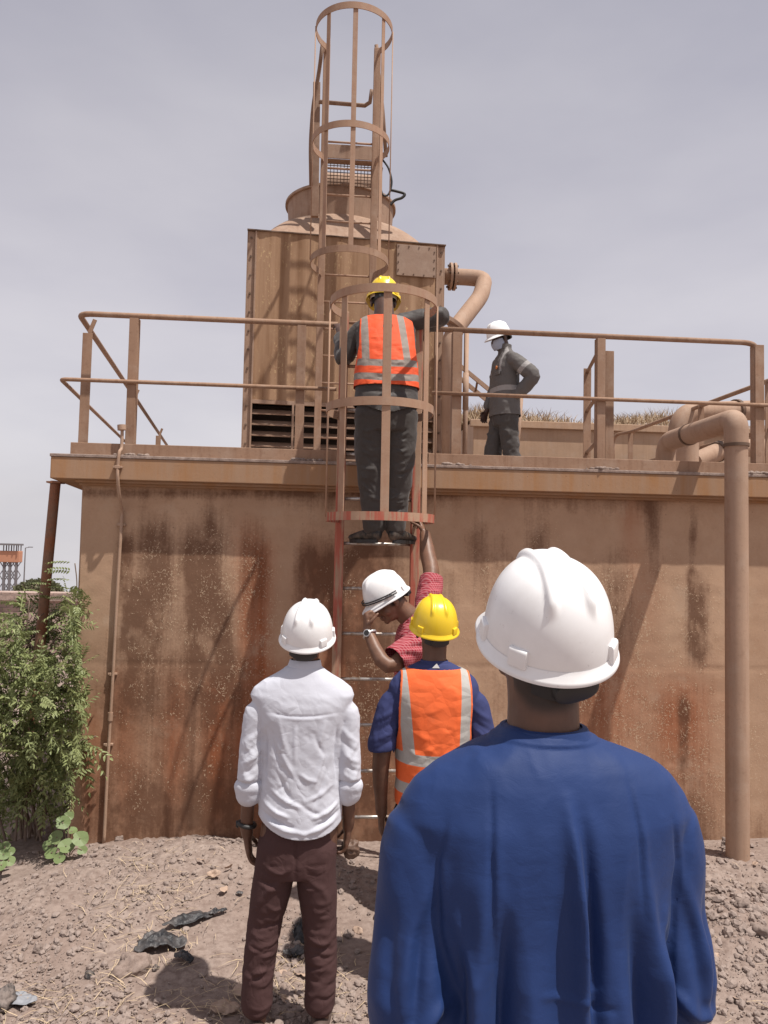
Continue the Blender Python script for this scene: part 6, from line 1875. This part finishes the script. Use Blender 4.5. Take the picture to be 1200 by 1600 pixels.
def red_fn(co, no):
    d = noise_wrinkle(co, 7, .007, 131) - .003 + noise_wrinkle(co, 15, .003, 132)
    for a_, b_ in ((sRr, eRr), (sLl, eLl)):
        for k in range(6):
            c = a_ + (b_ - a_) * (k / 5.5); d += fold(co, [c + Vector((-.08, -.07, -.03)), c + Vector((0, -.09, .02)), c + Vector((.08, -.05, 0))], .010, .008 * (-1) ** k)
    return d
ax5 = np.array(eLl - sLl); ax5 /= np.linalg.norm(ax5); lim5 = float(np.array(eLl - sLl) @ ax5) * .78; axr = np.array(eRr - sRr); lnr = np.linalg.norm(axr); axr /= lnr
def cut5(co):
    t1 = (co - np.array(sLl)) @ ax5; near = np.linalg.norm(co - np.array(sLl) - t1[:, None] * ax5, axis=1) < .14
    c1 = np.where(near & (t1 > .05) & (co[:, 1] < np.array(sLl)[1] + .10), lim5 - t1, 1.0)
    t2 = (co - np.array(sRr)) @ axr; c2 = np.where(t2 > .08, lnr * 1.02 - t2, 1.0)
    return np.minimum(np.minimum(c1, c2), co[:, 2] - (hip.z - .08))
garment('shirt', sm, M_check, man5, .0058, 3, red_fn, cut5, None, .0025)
m = MB(); cdir = (hc5 - nk).normalized(); sd_ = cdir.cross(Vector((0, 1, 0))).normalized()
m.loft([(nk + cdir * .015 + Vector((0, 0, -.02)), sd_, (0, 1, 0), .080, .080, 2), (nk + cdir * .045, sd_, (0, 1, 0), .074, .074, 2), (nk + cdir * .050, sd_, (0, 1, 0), .079, .080, 2), (nk + cdir * .012 + Vector((0, 0, -.02)), sd_, (0, 1, 0), .092, .094, 2)], 36); m.build('collar', M_check, man5, 50, local=True)
tm = MB(); tm.loft([(hip + Vector((0, 0, -.14)), ux, uy, .12, .16, 2.3), (hip + Vector((0, 0, .02)), ux, uy, .125, .165, 2.3)], 40)
for s in (-1, 1): tm.limb([(hip.x, s * .085, hz5 - .08), (hip.x - .02 + s * .05, s * .10, hz5 * .52), (hip.x + s * .08, s * .11, .09)], [.10, .08, .07], 24)
garment('trousers', tm, M_dtrou, man5, .008, 3, lambda co, no: noise_wrinkle(co, 9, .005, 140) - .002)
for s in (-1, 1):
    m = MB(); x = hip.x + s * .08; shoe(m, (x + .06, s * .11, 0), (x - .20, s * .115, 0), .046, .07); link_mesh('shoe', fuse(m, .007, 3), M_shoe, man5, True)
# steel watch on the bent wrist
fa = (wLl - eLl).normalized(); c = wLl - fa * .028; sx_ = fa.cross(Vector((0, -1, 0))).normalized(); sy_ = fa.cross(sx_)
m = MB(); ring = [c + sx_ * (.034 * math.cos(2 * math.pi * i / 24)) + sy_ * (.031 * math.sin(2 * math.pi * i / 24)) for i in range(25)]; m.tube(ring, .0085, 8)
n = NT('watch_steel'); M_steel = n.out((.62, .61, .60), .3, .5, .7)
wt = m.build('wristwatch', M_steel, man5, True, local=True)
fd = (Vector((-.25, -1, -.05)) - fa * Vector((-.25, -1, -.05)).dot(fa)).normalized(); m = MB(); cc_ = c + fd * .036; m.tube([cc_ - fd * .006, cc_ + fd * .004, cc_ + fd * .007], [.022, .022, .019], 24); m.build('watch_case', M_steel, wt, 40, local=True)
m = MB(); m.tube([cc_ + fd * .0072, cc_ + fd * .0082], .0155, 24); dl = m.build('watch_dial', M_strap, wt, 40, local=True)

# ================= 6. masked man on the roof
O6p = P(787, 700, 7.9)
O6 = Vector((O6p.x, O6p.y, ZT + .01)); TH6 = rad(103)
um = MB()
hc6 = Vector((0, .055, 1.60)); H6 = HM(hc6, rad(6), rad(-20), 0)
head_parts(um, H6)
um.limb([(0, -.01, 1.38), (0, .0, 1.46), (0, .02, 1.52), (0, .045, 1.58)], [(.075, .066), (.062, .06), (.058, .06), (.062, .066)], 22)
um.torso([(.84, 0, 0, .13, .09), (1.1, 0, 0, .13, .09), (1.34, 0, 0, .15, .09), (1.42, 0, -.005, .11, .07)])
A6 = {-1: [(-.185, -.01, 1.36), (-.285, -.165, 1.16), (-.165, -.05, .98)], 1: [(.185, -.01, 1.36), (.24, .0, 1.08), (.215, .10, .86)]}
for s in (-1, 1): um.limb(A6[s], [.05, .042, .028])
hand(um, A6[-1][2], (.4, .55, -.5), (1, 0, 0), (0, .3, 1), .5); hand(um, A6[1][2], (-.05, .35, -.9), (-1, 0, 0), (0, 1, 0), .5)
for s in (-1, 1): um.limb([(s * .09, 0, .86), (s * .10, .012 + s * .05, .46), (s * .10, -.01 + s * .09, .07)], [.078, .052, .037])
man6 = build_body('person', um, M_skin_c, tuple(O6), TH6, 'man in dark coveralls, face mask and white hard hat on the roof', .0062, hairf(H6))
hard_hat(man6, H6 @ Matrix.Translation((0, .004, .020)) @ Matrix.Rotation(rad(2), 4, 'X'), M_helw, .98)
def cov_mat():
    n = NT('striped_coverall'); k = n.math('GREATER_THAN', n.attr('strip').outputs['Fac'], 0.0)
    c = n.mix(n.noise(7, 3), (.102, .092, .087), (.140, .127, .120)); c = n.mix(k, c, (.30, .28, .27)); n.bump(n.noise(26, 4, .55, None, .6), .25, .008)
    return n.out(c, .7, .25)
M_cov6 = cov_mat()
jm = MB(); jm.torso([(.74, 0, -.012, .195, .150), (.86, 0, -.005, .190, .140), (1.0, 0, 0, .176, .126), (1.14, 0, 0, .178, .124), (1.27, 0, -.005, .186, .120), (1.35, 0, -.008, .178, .106, 2.2), (1.40, 0, -.01, .145, .09, 2.1), (1.435, 0, -.008, .105, .076, 2), (1.47, 0, .002, .076, .068, 2), (1.50, 0, .012, .070, .066, 2)], 48)
jm.limb([(-.14, -.008, 1.37), (-.19, -.02, 1.33), (-.25, -.10, 1.24), (-.288, -.17, 1.155), (-.22, -.105, 1.045), (-.175, -.06, .99)], [.06, .070, .072, .068, .062, .05], 24)
jm.limb([(.14, -.008, 1.37), (.19, -.01, 1.33), (.235, 0, 1.09), (.222, .07, .93)], [.06, .068, .064, .052], 24)
a6, b6 = np.array((-.19, -.02, 1.33)), np.array((-.288, -.17, 1.155)); d6 = (b6 - a6) / np.linalg.norm(b6 - a6)
def at6(co):
    t = (co - a6) @ d6; onarm = (np.linalg.norm(co - a6 - t[:, None] * d6, axis=1) < .10) & (t > .04)
    s1 = np.where(~onarm & (np.abs(co[:, 0]) < .21), .026 - np.abs(co[:, 2] - 1.045 + .04 * co[:, 0]), -1); s2 = np.where(onarm, .024 - np.abs(t - .125), -1)
    s3 = np.where((co[:, 2] > 1.22) & (co[:, 1] > 0), .014 - np.abs(np.abs(co[:, 0]) - .105 + .1 * (co[:, 2] - 1.3)), -1)
    return {'strip': np.maximum(np.maximum(s1, s2), s3)}
def cov_fn(co, no):
    d = noise_wrinkle(co, 6, .008, 151) - .004 + noise_wrinkle(co, 14, .003, 152)
    return d
garment('jacket', jm, M_cov6, man6, .0068, 3, cov_fn, lambda co: np.where(np.abs(co[:, 0]) > .215, 1.0, co[:, 2] - .78), at6, .003)
m = MB(); m.loft([((0, .008, 1.475), ux, uy, .078, .074, 2), ((0, .012, 1.525), ux, uy, .080, .080, 2), ((0, .012, 1.527), ux, uy, .072, .072, 2), ((0, .008, 1.475), ux, uy, .068, .066, 2)], 36); m.build('collar', M_cov6, man6, 50, local=True)
tm = MB(); tm.torso([(.68, 0, 0, .15, .12), (.80, 0, 0, .168, .126), (.92, 0, 0, .165, .12)], 40)
for s in (-1, 1): tm.limb([(s * .085, 0, .78), (s * .098, .02 + s * .05, .46), (s * .10, -.01 + s * .09, .08)], [.105, .088, .078], 24)
garment('trousers', tm, M_cov, man6, .008, 3, lambda co, no: noise_wrinkle(co, 7, .012, 160, (1, 1, 1.3)) - .005)
for s in (-1, 1):
    m = MB(); y = -.01 + s * .09; shoe(m, (s * .10, y - .07, 0), (s * .13, y + .20, 0), .048, .08); link_mesh('boot', fuse(m, .008, 3), M_boot, man6, True)
m = MB(); rr = []
for i in range(13):
    t = i / 12; z = -.112 + .102 * t; bulge = math.sin(math.pi * t)
    rr.append(((0, .045, z), (1, 0, 0), (0, 1, 0), .052 + .018 * min(1, t * 1.6) , .058 + .016 * bulge, 2.2))
m.loft(rr, 32); m.xform(H6); n = NT('pale_blue_mask'); n.bump(n.noise(40, 3, .5, n.mapping((.3, .3, 3))), .3, .004); M_mask = n.out((.34, .375, .46), .8)
m.build('face_mask', M_mask, man6, True, local=True)
n = NT('orange_badge'); M_badge = n.out((.50, .16, .04), .7)
m = MB(); q = Vector((-.075, .127, 1.265)); m.loft([(q, ux, (0, 0, 1), .016, .020, 2), (q + Vector((0, .008, 0)), ux, (0, 0, 1), .013, .017, 2)], 14); m.build('chest_badge', M_badge, man6, True, local=True)
m = MB(); m.box((-.085, .126, 1.205), (.10, .014, .035)); m.build('pocket_flap', M_cov6, man6, False, .004, local=True)
